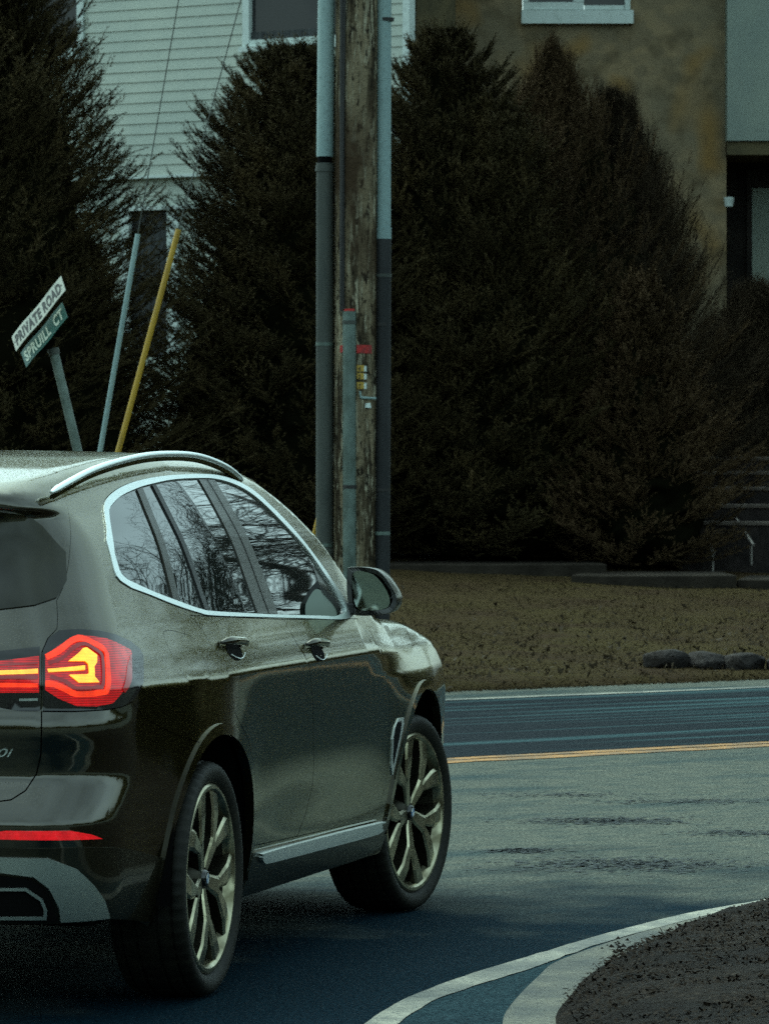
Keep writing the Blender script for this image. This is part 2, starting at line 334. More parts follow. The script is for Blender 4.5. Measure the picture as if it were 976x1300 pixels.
def tri(ands, nots=(), step=.028):
    """triangulate the area inside every polygon of ands and outside every one of nots"""
    A = np.vstack(ands); lo = np.max([p.min(0) for p in ands],0); hi = np.min([p.max(0) for p in ands],0)
    V = []; E = []
    for p in list(ands)+list(nots):
        n = len(V); V += [tuple(q) for q in p]; E += [(n+i, n+(i+1) % len(p)) for i in range(len(p))]
    gx, gy = np.meshgrid(np.arange(lo[0]+step/2, hi[0], step), np.arange(lo[1]+step/2, hi[1], step*.8)); G = np.stack([gx.ravel(), gy.ravel()],1)
    if len(G):
        ok = np.ones(len(G), bool)
        for p in ands: ok &= inside(G, p)
        for p in nots: ok &= ~inside(G, p)
        G = G[ok]
        B = np.array(V)
        if len(G):
            keep = np.ones(len(G), bool)
            for i0 in range(0, len(G), 2000):
                d = np.min(np.linalg.norm(G[i0:i0+2000,None]-B[None],axis=2),1); keep[i0:i0+2000] = d > step*.45
            V += [tuple(g) for g in G[keep]]
    r = delaunay_2d_cdt([Vector(v) for v in V], E, [], 0, 1e-6, False)
    P = np.array([(v.x, v.y) for v in r[0]]); T = np.array([f for f in r[2]])
    c = P[T].mean(1); ok = np.ones(len(T), bool)
    for p in ands: ok &= inside(c, p)
    for p in nots: ok &= ~inside(c, p)
    a = P[T]; area = .5*((a[:,1,0]-a[:,0,0])*(a[:,2,1]-a[:,0,1])-(a[:,2,0]-a[:,0,0])*(a[:,1,1]-a[:,0,1])); ok &= np.abs(area) > 1e-9
    T = T[ok]; area = area[ok]; T[area < 0] = T[area < 0][:, ::-1]
    used = np.unique(T); mp = -np.ones(len(P), int); mp[used] = np.arange(len(used)); return P[used], mp[T]
HALF = np.array([(-LC-.45,-1),(SEND,-1),(SEND,3),(-LC-.45,3)])
def patch(name, ands, nots, m, parent, off=0., skirt=.012, both=False, mirror=False, step=.028, offf=None):
    """sheet lying on the body surface; both: joined with its mirror image; mirror: the left copy only"""
    ands = [np.array(a) for a in ands]; nots = [np.array(a) for a in nots]
    if both: ands = ands+[HALF]
    P, T = tri(ands, nots, step)
    o_ = off if offf is None else off+offf(P[:,0], P[:,1])
    Q, N = surf(P[:,0], P[:,1], o_)
    nv = len(Q); V = Q; NN = N; Fs = T.tolist()
    if skirt:
        from collections import Counter
        c = Counter()
        for t in T:
            for i in range(3): c[(t[i], t[(i+1) % 3])] += 1
        ed = [e for e in c if (e[1], e[0]) not in c and not (both and abs(P[e[0],0]+LC+.45) < 1e-4 and abs(P[e[1],0]+LC+.45) < 1e-4) and not (both and P[e[0],0] > SEND-1e-4 and P[e[1],0] > SEND-1e-4)]
        if ed:
            ed = np.array(ed); a, b = Q[ed[:,0]], Q[ed[:,1]]; a2, b2 = a-skirt*N[ed[:,0]], b-skirt*N[ed[:,1]]
            t = b-a; fn = np.cross(t, N[ed[:,0]]); fn /= np.linalg.norm(fn,axis=1,keepdims=True)+1e-12
            k = len(ed); V = np.vstack([V, a, b, b2, a2]); NN = np.vstack([NN, fn, fn, fn, fn])
            for i in range(k): Fs.append((nv+i, nv+3*k+i, nv+2*k+i, nv+k+i))
    Fs = [tuple(f) for f in Fs]
    # orient triangles along outward normal
    def orient(V, Fs, NN):
        out = []
        for f in Fs:
            a, b, c = V[f[0]], V[f[1]], V[f[2]]
            g = np.cross(b-a, c-a); out.append(f if g @ NN[f[0]] >= 0 else f[::-1])
        return out
    Fs = orient(V, Fs, NN)
    Vm = V*np.array([1,-1,1]); Nm = NN*np.array([1,-1,1]); Fm = [f[::-1] for f in Fs]
    if mirror: V, NN, Fs = Vm, Nm, Fm
    elif both:
        n = len(V); V = np.vstack([V, Vm]); NN = np.vstack([NN, Nm]); Fs = Fs+[tuple(i+n for i in f) for f in Fm]
    return mesh_obj(name, V, Fs, m, parent, True, NN)
def pair(name, *a, **k):
    """one on each side"""
    o = patch(name, *a, **k); k['mirror'] = True; return o, patch(name, *a, **k)
def band(poly, wdt, closed=False):
    P = np.array(poly, float); n = len(P)
    t = np.gradient(P, axis=0); t /= np.linalg.norm(t,axis=1,keepdims=True)+1e-9; nn = np.stack([-t[:,1], t[:,0]],1)
    return np.vstack([P+nn*wdt/2, (P-nn*wdt/2)[::-1]])

# upper limit of the side sheet, where the surface turns over 45 degrees into roof and bonnet
zs = np.arange(.80, 1.72, .008); ssx = np.arange(-LC-.45, SEND+.001, .04)
_g = np.meshgrid(ssx, zs, indexing='ij'); _Q, _N = surf(_g[0].ravel(), _g[1].ravel()); _nz = _N[:,2].reshape(_g[0].shape)
zb = []
for i, s_ in enumerate(ssx):
    big = _nz[i] > .72; last = np.where(~big)[0]
    # highest z that still faces sideways, looking only under the roof height
    xr = _Q.reshape(*_g[0].shape, 3)[i,:,:]
    okk = np.where((np.abs(F(_Q.reshape(*_g[0].shape,3)[i])) < .004) & ~big)[0]
    zb.append(zs[okk[-1]] if len(okk) else 1.0)
zb = np.array(zb); 
for _ in range(3):
    zp = np.pad(zb, 2, mode='edge'); zb = (zp[:-4]+zp[1:-3]+zp[2:-2]+zp[3:-1]+zp[4:])/5
TOPC = np.stack([ssx, zb],1)
SHELL = dens(np.vstack([[(-1.35,.31),(-.45,.305),(-.1,.27),(.9,.262),(2.8,.25),(3.7,.24),(SEND,.24)], TOPC[::-1]]), .03)
lampP = dens(LAMP, .02); tgP = dens(TAILGATE, .025); buP = dens(BUMPER, .025)
rdP = dens(REAR_DOOR, .02); fdP = dens(FRONT_DOOR, .02); dloP = dens(DLO, .02, smooth=True); dliP = dens(DLI, .02, smooth=True)
flapP = dens(FLAP, .02, smooth=True); raP = dens(archpoly(RARC), .03); faP = dens(archpoly(FARC), .03)
car = thing('suv', 'wet dark olive SUV on the road with its brake lamp lit and front wheel turned', 'car')
body = patch('body', [SHELL], [tgP, buP, rdP, fdP, dloP, raP, faP, lampP, flapP], M['paint'], car, both=True)
# roof and bonnet sheet sharing the same border
Pb, _ = surf(SHELL[-len(TOPC)*4:,0], SHELL[-len(TOPC)*4:,1])
bs = SHELL[(SHELL[:,1] > .6) & np.array([abs(np.interp(p[0], ssx, zb)-p[1]) < 1e-6 for p in SHELL])]
bs = bs[np.argsort(bs[:,0])]; TB, TN = surf(bs[:,0], bs[:,1])
half = np.vstack([TB[:, :2], [[TB[-1,0], 0]], [[TB[0,0], 0]]])
def top_sheet(name, clip, m, off=0., nots=()):
    P, T = tri([half, np.array(clip)], nots, .04)
    O = np.c_[P, np.full(len(P), 2.0)]; Q, ok = solve(O, np.array([0,0,-1.]), 0, 1.7, 300)
    # border points keep exactly the side sheet's position
    d = np.linalg.norm(P[:,None]-TB[None,:,:2],axis=2); j = d.argmin(1); near = d.min(1) < 1e-5; Q[near] = TB[j[near]]
    N = normal(Q); Q = Q+off*N
    Vm = Q*np.array([1,-1,1]); n = len(Q); Fs = []
    for t in T.tolist():
        g = np.cross(Q[t[1]]-Q[t[0]], Q[t[2]]-Q[t[0]]); Fs.append(tuple(t) if g[2] > 0 else tuple(t[::-1]))
    return mesh_obj(name, np.vstack([Q, Vm]), Fs+[tuple(i+n for i in f[::-1]) for f in Fs], m, car, True, np.vstack([N, N*np.array([1,-1,1])]))
big = [(-2,-2),(2.30,-2),(2.30,.0),(-2,.0)]
top_sheet('roof', big, M['paint']); top_sheet('bonnet', [(2.305,-2),(5,-2),(5,0),(2.305,0)], M['paint'])
top_sheet('windscreen', [(1.60,0),(1.64,-.58),(2.18,-.70),(2.25,0)], M['glass'], .004)
# inner black shell closes every joint
def shell_void():
    P, T = tri([np.array([(-1.35,.30),(SEND,.25)]+[tuple(p-np.array([0,.03])) for p in TOPC[::-1]])], [dens(archpoly(RARC,.01),.05), dens(archpoly(FARC,.01),.05)], .07)
    Q, N = surf(P[:,0], P[:,1], -.022); n = len(Q); Vm = Q*np.array([1,-1,1])
    mesh_obj('inner_lining', np.vstack([Q, Vm]), T.tolist()+[tuple(i+n for i in f[::-1]) for f in T.tolist()], M['void'], car)
shell_void()
fl = MB(); fl.box((1.35,0,.30), (4.2,1.5,.03)); fl.box((-.55,0,.34),(.75,1.3,.06)); fl.build('underbody', M['void'], car)
for sy in (-1,1):
    for cx, r in ((RARC[0]+XC,.452),(FARC[0]+XC,.462)):
        wl = MB(); n = 20; V = []; Fq = []
        for i in range(n+1):
            a = -.12+(PI+.24)*i/n
            for yy in (.915 if cx < 1 else .915, .48): V.append((cx+r*math.cos(a), sy*yy*.985, .37+r*math.sin(a)))
        Fq = [(2*i,2*i+1,2*i+3,2*i+2) for i in range(n)]; wl.add(V, Fq)
        wl.add([(cx+r*math.cos(PI*i/n), sy*.48, .30+r*math.sin(PI*i/n)) for i in range(n+1)], [tuple(range(n+1))])
        wl.build('wheel_arch_liner', M['void'], car)

# tailgate, bumper, lamps
tg = patch('tailgate', [inset(tgP,.002), SHELL], [], M['paint'], car, both=True)
RG = dens([(-1.5,1.512),(-0.881,1.508),(-0.768,1.497),(-0.670,1.460),(-0.545,1.383),(-0.575,1.300),(-0.632,1.252),(-0.721,1.230),(-0.845,1.218),(-1.5,1.212)], .025)
patch('rear_window', [RG], [], M['rglass'], tg, off=.004, skirt=.006, both=True)
TGH = dens([(-1.5,1.085),(-0.95,1.093),(-0.825,1.098),(-0.7035,1.111),(-0.7035,0.925),(-0.76,0.925),(-0.821,0.935),(-.95,.945),(-1.5,.95)], .02)
tl = patch('light_bar', [TGH], [], M['lens'], tg, off=.004, skirt=.006, both=True)
for nm, pl, mm, of in (('red_lens', [(-1.5,1.060),(-0.823,1.070),(-0.706,1.084),(-0.706,0.980),(-0.821,0.979),(-1.5,.979)], 'red_lens', .008),
        ('glow_line', [(-1.5,1.038),(-0.822,1.042),(-0.709,1.047),(-0.709,1.034),(-0.822,1.030),(-1.5,1.026)], 'amber_glow', .012),
        ('glow_line', [(-1.5,1.008),(-0.822,1.008),(-0.709,1.006),(-0.709,0.995),(-0.822,0.995),(-1.5,.995)], 'red_glow', .012),
        ('dark_line', [(-1.5,1.056),(-0.822,1.060),(-0.709,1.066),(-0.709,1.060),(-0.822,1.054),(-1.5,1.050)], 'red_dark', .012),
        ('dark_line', [(-1.5,1.024),(-0.822,1.027),(-0.709,1.028),(-0.709,1.018),(-0.822,1.018),(-1.5,1.016)], 'red_dark', .012)):
    patch(nm, [dens(pl,.02)], [], M[mm], tl, off=of, skirt=.003, both=True, step=.02)
patch('lamp_marking', [dens([(-0.763,0.962),(-0.709,0.964),(-0.709,0.956),(-0.763,0.955)],.02)], [], M['silver'], tl, off=.008, skirt=0, step=.02)
bu = patch('rear_bumper', [inset(buP,.002), SHELL], [raP], M['paint'], car, both=True)
LOW = dens([(-1.5,.530),(-.60,.530),(-.48,.523),(-.2,.480),(.0,.452),(.3,.40),(.3,.1),(-1.5,.1)], .03)
patch('lower_cladding', [LOW, SHELL], [raP], M['clad'], bu, off=.004, skirt=.008, both=True)
DIFF = dens([(-1.5,.505),(-0.812,0.504),(-0.684,0.502),(-0.610,0.469),(-0.559,0.420),(-0.515,0.370),(-0.481,0.315),(-0.648,0.315),(-0.654,0.356),(-0.683,0.415),(-0.721,0.448),(-0.812,0.460),(-1.5,.462)], .02)
patch('skid_trim', [DIFF], [], M['silver'], bu, off=.016, skirt=.014, both=True)
patch('exhaust_recess', [dens([(-1.5,.45),(-0.812,0.450),(-0.725,0.440),(-0.69,0.410),(-0.664,0.356),(-0.658,0.315),(-1.5,.315)],.02)], [], M['void'], bu, off=.010, skirt=0, both=True)
EX = dens([(-0.93,.415),(-0.813,0.415),(-0.740,0.416),(-0.698,0.384),(-0.686,0.352),(-0.688,0.324),(-0.93,0.322)], .02)
pair('exhaust_tip', [EX], [inset(EX,.008)], M['silver'], bu, off=.018, skirt=.05, step=.03)
REF = dens([(-0.95,.556),(-0.95,.574),(-0.811,0.578),(-0.795,0.581),(-0.625,0.580),(-0.567,0.567),(-0.531,0.552),(-0.624,0.554),(-0.811,0.556)], .02)
for o in pair('reflector', [REF], [], M['reflector'], bu, off=.008, skirt=.008): pass
ls, lm = pair('tail_lamp', [inset(lampP,.0015)], [], M['lens'], car, off=.003, skirt=.012, step=.02)
RED = [(-0.688,1.086),(-0.645,1.113),(-0.580,1.143),(-0.521,1.137),(-0.458,1.129),(-0.319,1.092),(-0.322,1.079),(-0.390,1.046),(-0.450,0.976),(-0.486,0.946),(-0.541,0.938),(-0.600,0.940),(-0.651,0.962),(-0.689,0.988)]
RING = dens([(-0.686,1.080),(-0.647,1.097),(-0.602,1.125),(-0.564,1.130),(-0.521,1.113),(-0.489,1.095),(-0.488,1.070),(-0.507,0.992),(-0.524,0.979),(-0.600,0.975),(-0.631,0.989),(-0.666,1.004),(-0.688,1.005)], .015, closed=False, smooth=True)
RING2 = dens([(-0.680,1.062),(-0.640,1.076),(-0.602,1.103),(-0.564,1.115),(-0.530,1.100),(-0.508,1.085),(-0.508,1.060),(-0.522,1.000),(-0.540,.993),(-0.600,.990),(-0.635,1.012),(-0.675,1.025)], .015, closed=False, smooth=True)
for par, mir in ((ls, False), (lm, True)):
    kw = dict(skirt=.004, mirror=mir, step=.02)
    patch('red_lens', [dens(RED,.02)], [], M['red_lens'], par, off=.006, **kw)
    patch('side_lens', [dens([(-.452,.985),(-.395,1.046),(-.345,1.076),(-.330,1.079),(-.395,1.01),(-.440,.975)],.02)], [], M['red_dark'], par, off=.0085, **kw)
    patch('glow_ring', [band(RING,.017)], [], M['red_glow'], par, off=.010, **kw)
    patch('dark_ring', [band(RING2,.011)], [], M['red_dark'], par, off=.010, **kw)
    patch('indicator', [dens([(-0.622,1.067),(-0.572,1.101),(-0.559,1.103),(-0.527,1.082),(-0.532,1.060),(-.543,1.050),(-.546,1.020),(-.534,1.005),(-0.595,1.006),(-0.622,1.028),(-0.568,1.028),(-.562,1.034),(-.562,1.058),(-0.570,1.066)],.012)], [], M['amber_glow'], par, off=.012, **kw)
    patch('glow_line', [dens([(-0.683,1.046),(-0.573,1.053),(-0.574,1.041),(-0.680,1.037)],.015)], [], M['amber_glow'], par, off=.012, **kw)

# doors, glass, trim
for mir in (False, True):
    kw = dict(mirror=mir)
    rd = patch('rear_door', [inset(rdP,.0022)], [dloP], M['paint'], car, **kw)
    fd = patch('front_door', [inset(fdP,.0022)], [dloP], M['paint'], car, **kw)
    patch('fuel_flap', [inset(flapP,.0015)], [], M['paint'], car, **kw)
    fr = patch('window_surround', [inset(dloP,.002)], [], M['gloss'], car, off=-.006, skirt=.012, **kw)
    D1, D2, BP, SL = [dens(p,.03) for p in (DIV1, DIV2, BPIL, SAIL)]
    g_lt = lambda pts: np.array(pts)
    patch('quarter_window', [dliP, g_lt([(-.5,1),(.273,1.20),(.520,1.60),(.54,2),(-.5,2)])], [], M['glass'], fr, off=-.003, skirt=0, **kw)
    patch('rear_window_pane', [dliP, g_lt([(.325,1.20),(.524,1.17),(.670,1.62),(.574,1.62)])], [], M['glass'], fr, off=-.003, skirt=0, **kw)
    patch('rear_door_window', [dliP, g_lt([(.562,1.17),(1.065,1.13),(1.205,1.64),(.708,1.62)])], [], M['glass'], rd, off=-.003, skirt=0, **kw)
    patch('front_door_window', [dliP, g_lt([(1.322,1.1),(1.97,1.09),(2.10,1.36),(2.1,1.7),(1.39,1.7)])], [], M['glass'], fd, off=-.003, skirt=0, **kw)
    patch('window_divider', [dliP, D1], [], M['pillar'], fr, off=.002, skirt=.006, **kw)
    patch('window_divider', [dliP, D2], [], M['black'], fr, off=.002, skirt=.006, **kw)
    patch('door_pillar', [dliP, BP], [], M['pillar'], fr, off=.001, skirt=.006, **kw)
    patch('pillar_seam', [dliP, dens([(1.296,1.64),(1.304,1.64),(1.206,1.12),(1.198,1.12)],.03)], [], M['void'], fr, off=.0025, skirt=0, **kw)
    patch('chrome_trim', [inset(dloP,.002)], [inset(dliP,-.003)], M['chrome'], car, off=.004, skirt=.010, step=.015, **kw)
    for c, nm in ((RARC,'arch_trim'), (FARC,'arch_trim')):
        ringp = np.array([*arc(c, c[2]+.034, -14, 194, 60), *arc(c, c[2]+.0, 194, -14, 60)])
        patch(nm, [ringp], [], M['clad'] if False else M['paint'], car, off=.008, skirt=.03, step=.02, **kw)
    SILL = dens([(.86,.405),(1.49,.392),(2.60,.370),(2.80,.37),(2.80,.20),(.84,.20)], .03)
    si = patch('side_sill', [SILL, SHELL], [], M['clad'], car, off=.010, skirt=.012, **kw)
    STR = dens([(0.955,0.384),(0.975,0.392),(1.10,0.396),(2.58,0.374),(2.640,0.366),(2.655,0.352),(2.62,0.334),(1.698,0.346),(1.084,0.358),(0.985,0.368)], .02, smooth=True)
    patch('sill_trim', [STR], [], M['chrome'], si, off=.024, skirt=.016, **kw)
    VO = dens([(2.800,0.738),(2.872,0.738),(2.874,0.706),(2.820,0.627),(2.785,0.558),(2.765,0.522),(2.735,0.565),(2.728,0.663),(2.750,0.705)], .015)
    VI = dens([(2.785,0.722),(2.840,0.722),(2.838,0.695),(2.793,0.615),(2.768,.565),(2.748,.585),(2.742,0.668),(2.760,.702)], .015)
    vt = patch('side_vent', [inset(VO,.004)], [VI], M['chrome'], car, off=.004, skirt=.008, step=.012, **kw)
    patch('vent_opening', [VI], [], M['void'], vt, off=.003, skirt=0, step=.02, **kw)
    # handles: recess shadow painted as a flat dark oval, bar standing off the skin
    for dr, s0, z0 in ((rd,.675,1.066), (fd,1.660,1.024)):
        cup_shade = np.array([(s0+.075*math.cos(a)-.012, z0-.008+.030*math.sin(a)) for a in np.linspace(0,2*PI,28,endpoint=False)])
        patch('handle_cup_shade', [cup_shade], [], M['void'], dr, off=.0015, skirt=0, step=.03, **kw)
        ss = np.linspace(-.125,.105,15); zz = z0+.014-.006*(ss/.1)+0*ss
        oo = .027*(1-np.clip(np.abs(ss+.01)/.118,0,1)**4)+.002
        Q, N = surf(s0+ss, zz, oo)
        if mir: Q = Q*np.array([1,-1,1])
        h = MB(); h.tube(Q, [.005]+[.011]*1+[.0135]*11+[.011,.005], 12, rz=None); h.build('door_handle', M['paint'], dr, True)
        Q2, _ = surf(s0+np.linspace(-.07,.085,12), z0-.014-.020*np.sin(np.linspace(.2,PI-.2,12)), .004)
        if mir: Q2 = Q2*np.array([1,-1,1])
        h = MB(); h.tube(Q2, .0018, 6); h.build('recess_rim', M['chrome'], dr, True)
    sy = 1 if mir else -1
    # roof rail
    rp = dens([(-.60,.585,1.572),(-.50,.60,1.598),(-.27,.62,1.642),(.1,.625,1.676),(.42,.625,1.690),(.8,.62,1.690),(1.05,.622,1.674),(1.25,.632,1.644),(1.38,.642,1.606)], .06, closed=False, smooth=True)
    rp[:,1] *= sy; rp[:,2] -= .010; rb = MB(); rb.tube(rp, [.006]+[.0125]*(len(rp)-2)+[.006], 12, rz=.8); ro = rb.build('roof_rail', M['chrome'], car, True)
    ft = MB(); n = len(rp); Vv = []
    for p in rp: 
        for dy in (-.004,.004): Vv += [(p[0],p[1]+dy,p[2]-.008),(p[0],p[1]+dy,p[2]-.022)]
    ft.add(Vv, [f for i in range(n-1) for f in ((4*i,4*i+1,4*i+5,4*i+4),(4*i+2,4*i+6,4*i+7,4*i+3))]); ft.build('rail_foot', M['paint'], ro)
    # mirror
    cy, cz = -.965, 1.205
    outl = dens([(-0.874,1.275),(-0.886,1.291),(-0.956,1.289),(-0.995,1.271),(-1.030,1.227),(-1.051,1.182),(-1.043,1.147),(-1.021,1.130),(-0.975,1.122),(-0.910,1.121),(-0.886,1.135),(-0.874,1.189)], .012, smooth=True)
    gl = dens([(-0.898,1.271),(-0.954,1.271),(-0.990,1.245),(-1.019,1.199),(-1.025,1.163),(-1.003,1.144),(-0.938,1.139),(-0.910,1.150),(-0.896,1.198)], .012, smooth=True)
    def loft(prof, rings):
        V = []; k = len(prof)
        for (x, sc) in rings:
            for p in prof: V.append((x+.25*(-(p[0])-.96)*.4, -sy*-1*-(cy+(p[0]-cy)*sc) if False else sy*-(cy+(p[0]-cy)*sc), cz+(p[1]-cz)*sc))
        Fq = [(r*k+i, r*k+(i+1)%k, (r+1)*k+(i+1)%k, (r+1)*k+i) for r in range(len(rings)-1) for i in range(k)]
        Fq.append(tuple(range((len(rings)-1)*k, len(rings)*k))); return V, Fq
    mr = MB(); V, Fq = loft(outl, [(1.95,.955),(1.942,.985),(1.95,1.0),(1.985,1.0),(2.03,.97),(2.07,.88),(2.10,.70),(2.115,.40)]); mr.add(V, Fq)
    mo = mr.build('side_mirror', M['clad'], car, True)
    mr = MB(); V, Fq = loft(outl, [(1.9435,.985),(1.944,.80)]); mr.add(V, Fq[:-1]); mr.build('mirror_bezel', M['gloss'], mo)
    mr = MB(); V = [(1.948+.1*(-(p[0])-.96), sy*-p[0], p[1]) for p in gl]; mr = MB()
    gm = mat('mirror_glass', (.34,.40,.36), .03, 1.) if 'mg' not in M else M['mg']; M['mg'] = gm
    mg = mesh_obj('mirror_glass', [(x-.008,y,z) for x,y,z in V], [tuple(range(len(V)))], gm, mo)
    mr = MB(); mr.prism([(1.92,sy*.80,1.118),(1.92,sy*.80,1.172),(1.93,sy*.90,1.165),(1.93,sy*.90,1.125)], (.10,0,0)); mr.build('mirror_arm', M['black'], mo, bevel=.006)
# bumper crease seam and boot badge
E2 = None
def text_mesh(name, s, size, m, ext=.0015, shear=0., sx=1., align='LEFT', spacing=1., bold=0.):
    cu = bpy.data.curves.new(name, 'FONT'); cu.body = s; cu.size = size; cu.extrude = ext; cu.shear = shear; cu.align_x = align; cu.space_character = spacing
    cu.resolution_u = 4; cu.offset = bold
    o = bpy.data.objects.new(name, cu); COL.objects.link(o); bpy.context.view_layer.update()
    me = bpy.data.meshes.new_from_object(o.evaluated_get(bpy.context.evaluated_depsgraph_get())); bpy.data.objects.remove(o)
    for v in me.vertices: v.co.x *= sx
    me.materials.clear(); me.materials.append(m); ob = bpy.data.objects.new(name, me); COL.objects.link(ob); return ob
bd = text_mesh('badge', '30i', .036, M['chrome'], .0015, .35, 1.75)
for v in bd.data.vertices:   # wrap the lettering on the tailgate skin
    s_, z_ = -.868+v.co.x, .792+v.co.y
    q, n_ = surf(np.array([s_]), np.array([z_]), .003+v.co.z); v.co = Vector(q[0])
bd.parent = tg

# wheels
def wheel_parts(root):
    # tyre: lathe with lateral sipes cut into the shoulder
    prof = [(.288,-.075),(.292,-.098),(.305,-.112),(.325,-.121),(.343,-.120),(.354,-.113),(.3605,-.100),(.3625,-.088),(.3625,-.086),(.356,-.084),(.356,-.078),(.364,-.076),(.3655,-.045),(.3655,-.040),(.358,-.038),(.358,-.030),(.3655,-.028),(.366,0)]
    prof = prof+[(r,-y) for r,y in prof[::-1][1:]]
    n = 168; V = []; k = len(prof)
    for i in range(n):
        a = 2*PI*i/n; groove = (i % 3 == 0)
        for j,(r,y) in enumerate(prof):
            rr = r-(.005 if groove and .350 < r and abs(y) > .05 else 0)-(.004 if groove and abs(y) <= .05 and r > .36 and i % 2 == 0 else 0)
            V.append((rr*math.cos(a), y, rr*math.sin(a)))
    t = MB(); t.add(V, [(i*k+j, i*k+j+1, ((i+1)%n)*k+j+1, ((i+1)%n)*k+j) for i in range(n) for j in range(k-1)]); t.build('tyre', M['tyre'], root, True)
    def lathe(name, prof, m, par, n=96):
        V = [(r*math.cos(2*PI*i/n), y, r*math.sin(2*PI*i/n)) for i in range(n) for r,y in prof]; k = len(prof)
        t = MB(); t.add(V, [(i*k+j, i*k+j+1, ((i+1)%n)*k+j+1, ((i+1)%n)*k+j) for i in range(n) for j in range(k-1)]); return t.build(name, m, par, True)
    rim = lathe('rim', [(.294,-.096),(.294,-.104),(.288,-.110),(.278,-.110),(.271,-.104),(.266,-.092),(.258,-.078)], M['alloy'], root)
    lathe('barrel', [(.259,-.080),(.250,-.02),(.238,.06),(.25,.10)], M['alloy_dark'], rim)
    lathe('brake_disc', [(.0,.012),(.168,.012),(.170,.02),(.170,.04)], M['alloy_dark'], rim, 48)
    lathe('backing', [(.0,.05),(.245,.05)], M['void'], rim, 48)
    lathe('hub', [(.0,-.086),(.050,-.086),(.062,-.080),(.075,-.055),(.078,-.02)], M['alloy_dark'], rim, 40)
    cap = lathe('hub_cap', [(.0,-.098),(.022,-.098),(.025,-.096),(.028,-.086)], M['gloss'], rim, 32)
    q = MB()
    for qd in range(4):
        pts = [(0,-.0992,0)]+[(.016*math.cos(a),-.0992,.016*math.sin(a)) for a in np.linspace(qd*PI/2,(qd+1)*PI/2,7)]
        q.F.append(tuple(range(len(q.V), len(q.V)+len(pts)))); q.V += pts
    mb_ = mat('cap_blue', (.05,.16,.35), .3, coat=1.) if 'cb' not in M else M['cb']; M['cb'] = mb_
    mw_ = mat('cap_white', (.6,.65,.66), .3, coat=1.) if 'cw' not in M else M['cw']; M['cw'] = mw_
    mesh_obj('cap_emblem', q.V, q.F, None, cap, mats=[mb_, mw_], midx=[0,1,0,1])
    # five Y spokes: bright machined face on a dark flank
    for k5 in range(5):
        a0 = 2*PI*k5/5+math.radians(SPOKE0)
        def P(r, ang, y): a = a0+math.radians(ang); return (r*math.cos(a), y, r*math.sin(a))
        face = MB(); flank = MB()
        def bar(p, yin=-.02):
            """p: list of (r, ang_left, ang_right, y)"""
            V = []
            for r, al, ar, y in p:
                mid = (al+ar)/2
                V += [P(r,al,y+.006), P(r,(al*2+mid)/3,y), P(r,(ar*2+mid)/3,y), P(r,ar,y+.006)]
            n = len(p); face.add(V, [(4*i+j, 4*i+j+1, 4*i+j+5, 4*i+j+4) for i in range(n-1) for j in range(3)])
            V = []
            for r, al, ar, y in p: V += [P(r,al,y+.0062), P(r,al+1.5,yin), P(r,ar-1.5,yin), P(r,ar,y+.0062)]
            flank.add(V, [(4*i+j, 4*i+j+1, 4*i+j+5, 4*i+j+4) for i in range(n-1) for j in range(3)])
        # stem, then the two arms
        bar([(.034,-32,32,-.088),(.070,-22,22,-.093),(.115,-16,16,-.100),(.135,-15.5,15.5,-.102)])
        bar([(.134,.2,15.4,-.1018),(.165,2.2,20.5,-.104),(.215,6.5,25,-.107),(.270,12.5,30,-.104)])
        bar([(.134,-15.4,-.2,-.1018),(.165,-20.5,-2.2,-.104),(.215,-25,-6.5,-.107),(.270,-30,-12.5,-.104)])
        sp = face.build('spoke', M['alloy'], rim, False); flank.build('spoke_flank', M['alloy_flank'], sp if False else rim, False)
M['alloy_flank'] = mat('alloy_flank', (.02,.018,.011), .45, .6)
SPOKE0 = 55
def make_wheel(x, side, steer, spin=0.):
    r = bpy.data.objects.new('wheel', None); COL.objects.link(r); r.parent = car; r.empty_display_size = .1
    r.location = (x, side*.808, .366)
    return r
w0 = bpy.data.objects.new('wheel', None); COL.objects.link(w0); w0.parent = car
wheel_parts(w0)
def tree_copy(o, parent):
    c = o.copy(); COL.objects.link(c); c.parent = parent
    for ch in list(o.children): tree_copy(ch, c)
    return c
# z turn: right wheels face -y; left wheels are turned half round
ws = [w0]+[tree_copy(w0, car) for _ in range(3)]
for o, (x, sd, st, sp) in zip(ws, [(0,-1,0,0),(2.864,-1,-8.8,8),(0,1,0,30),(2.864,1,-8.8,50)]):
    o.location = (x+.0, sd*.806, .366); o.rotation_mode = 'XYZ'
    o.rotation_euler = (0, math.radians(sp), math.radians(st)+(PI if sd > 0 else 0))

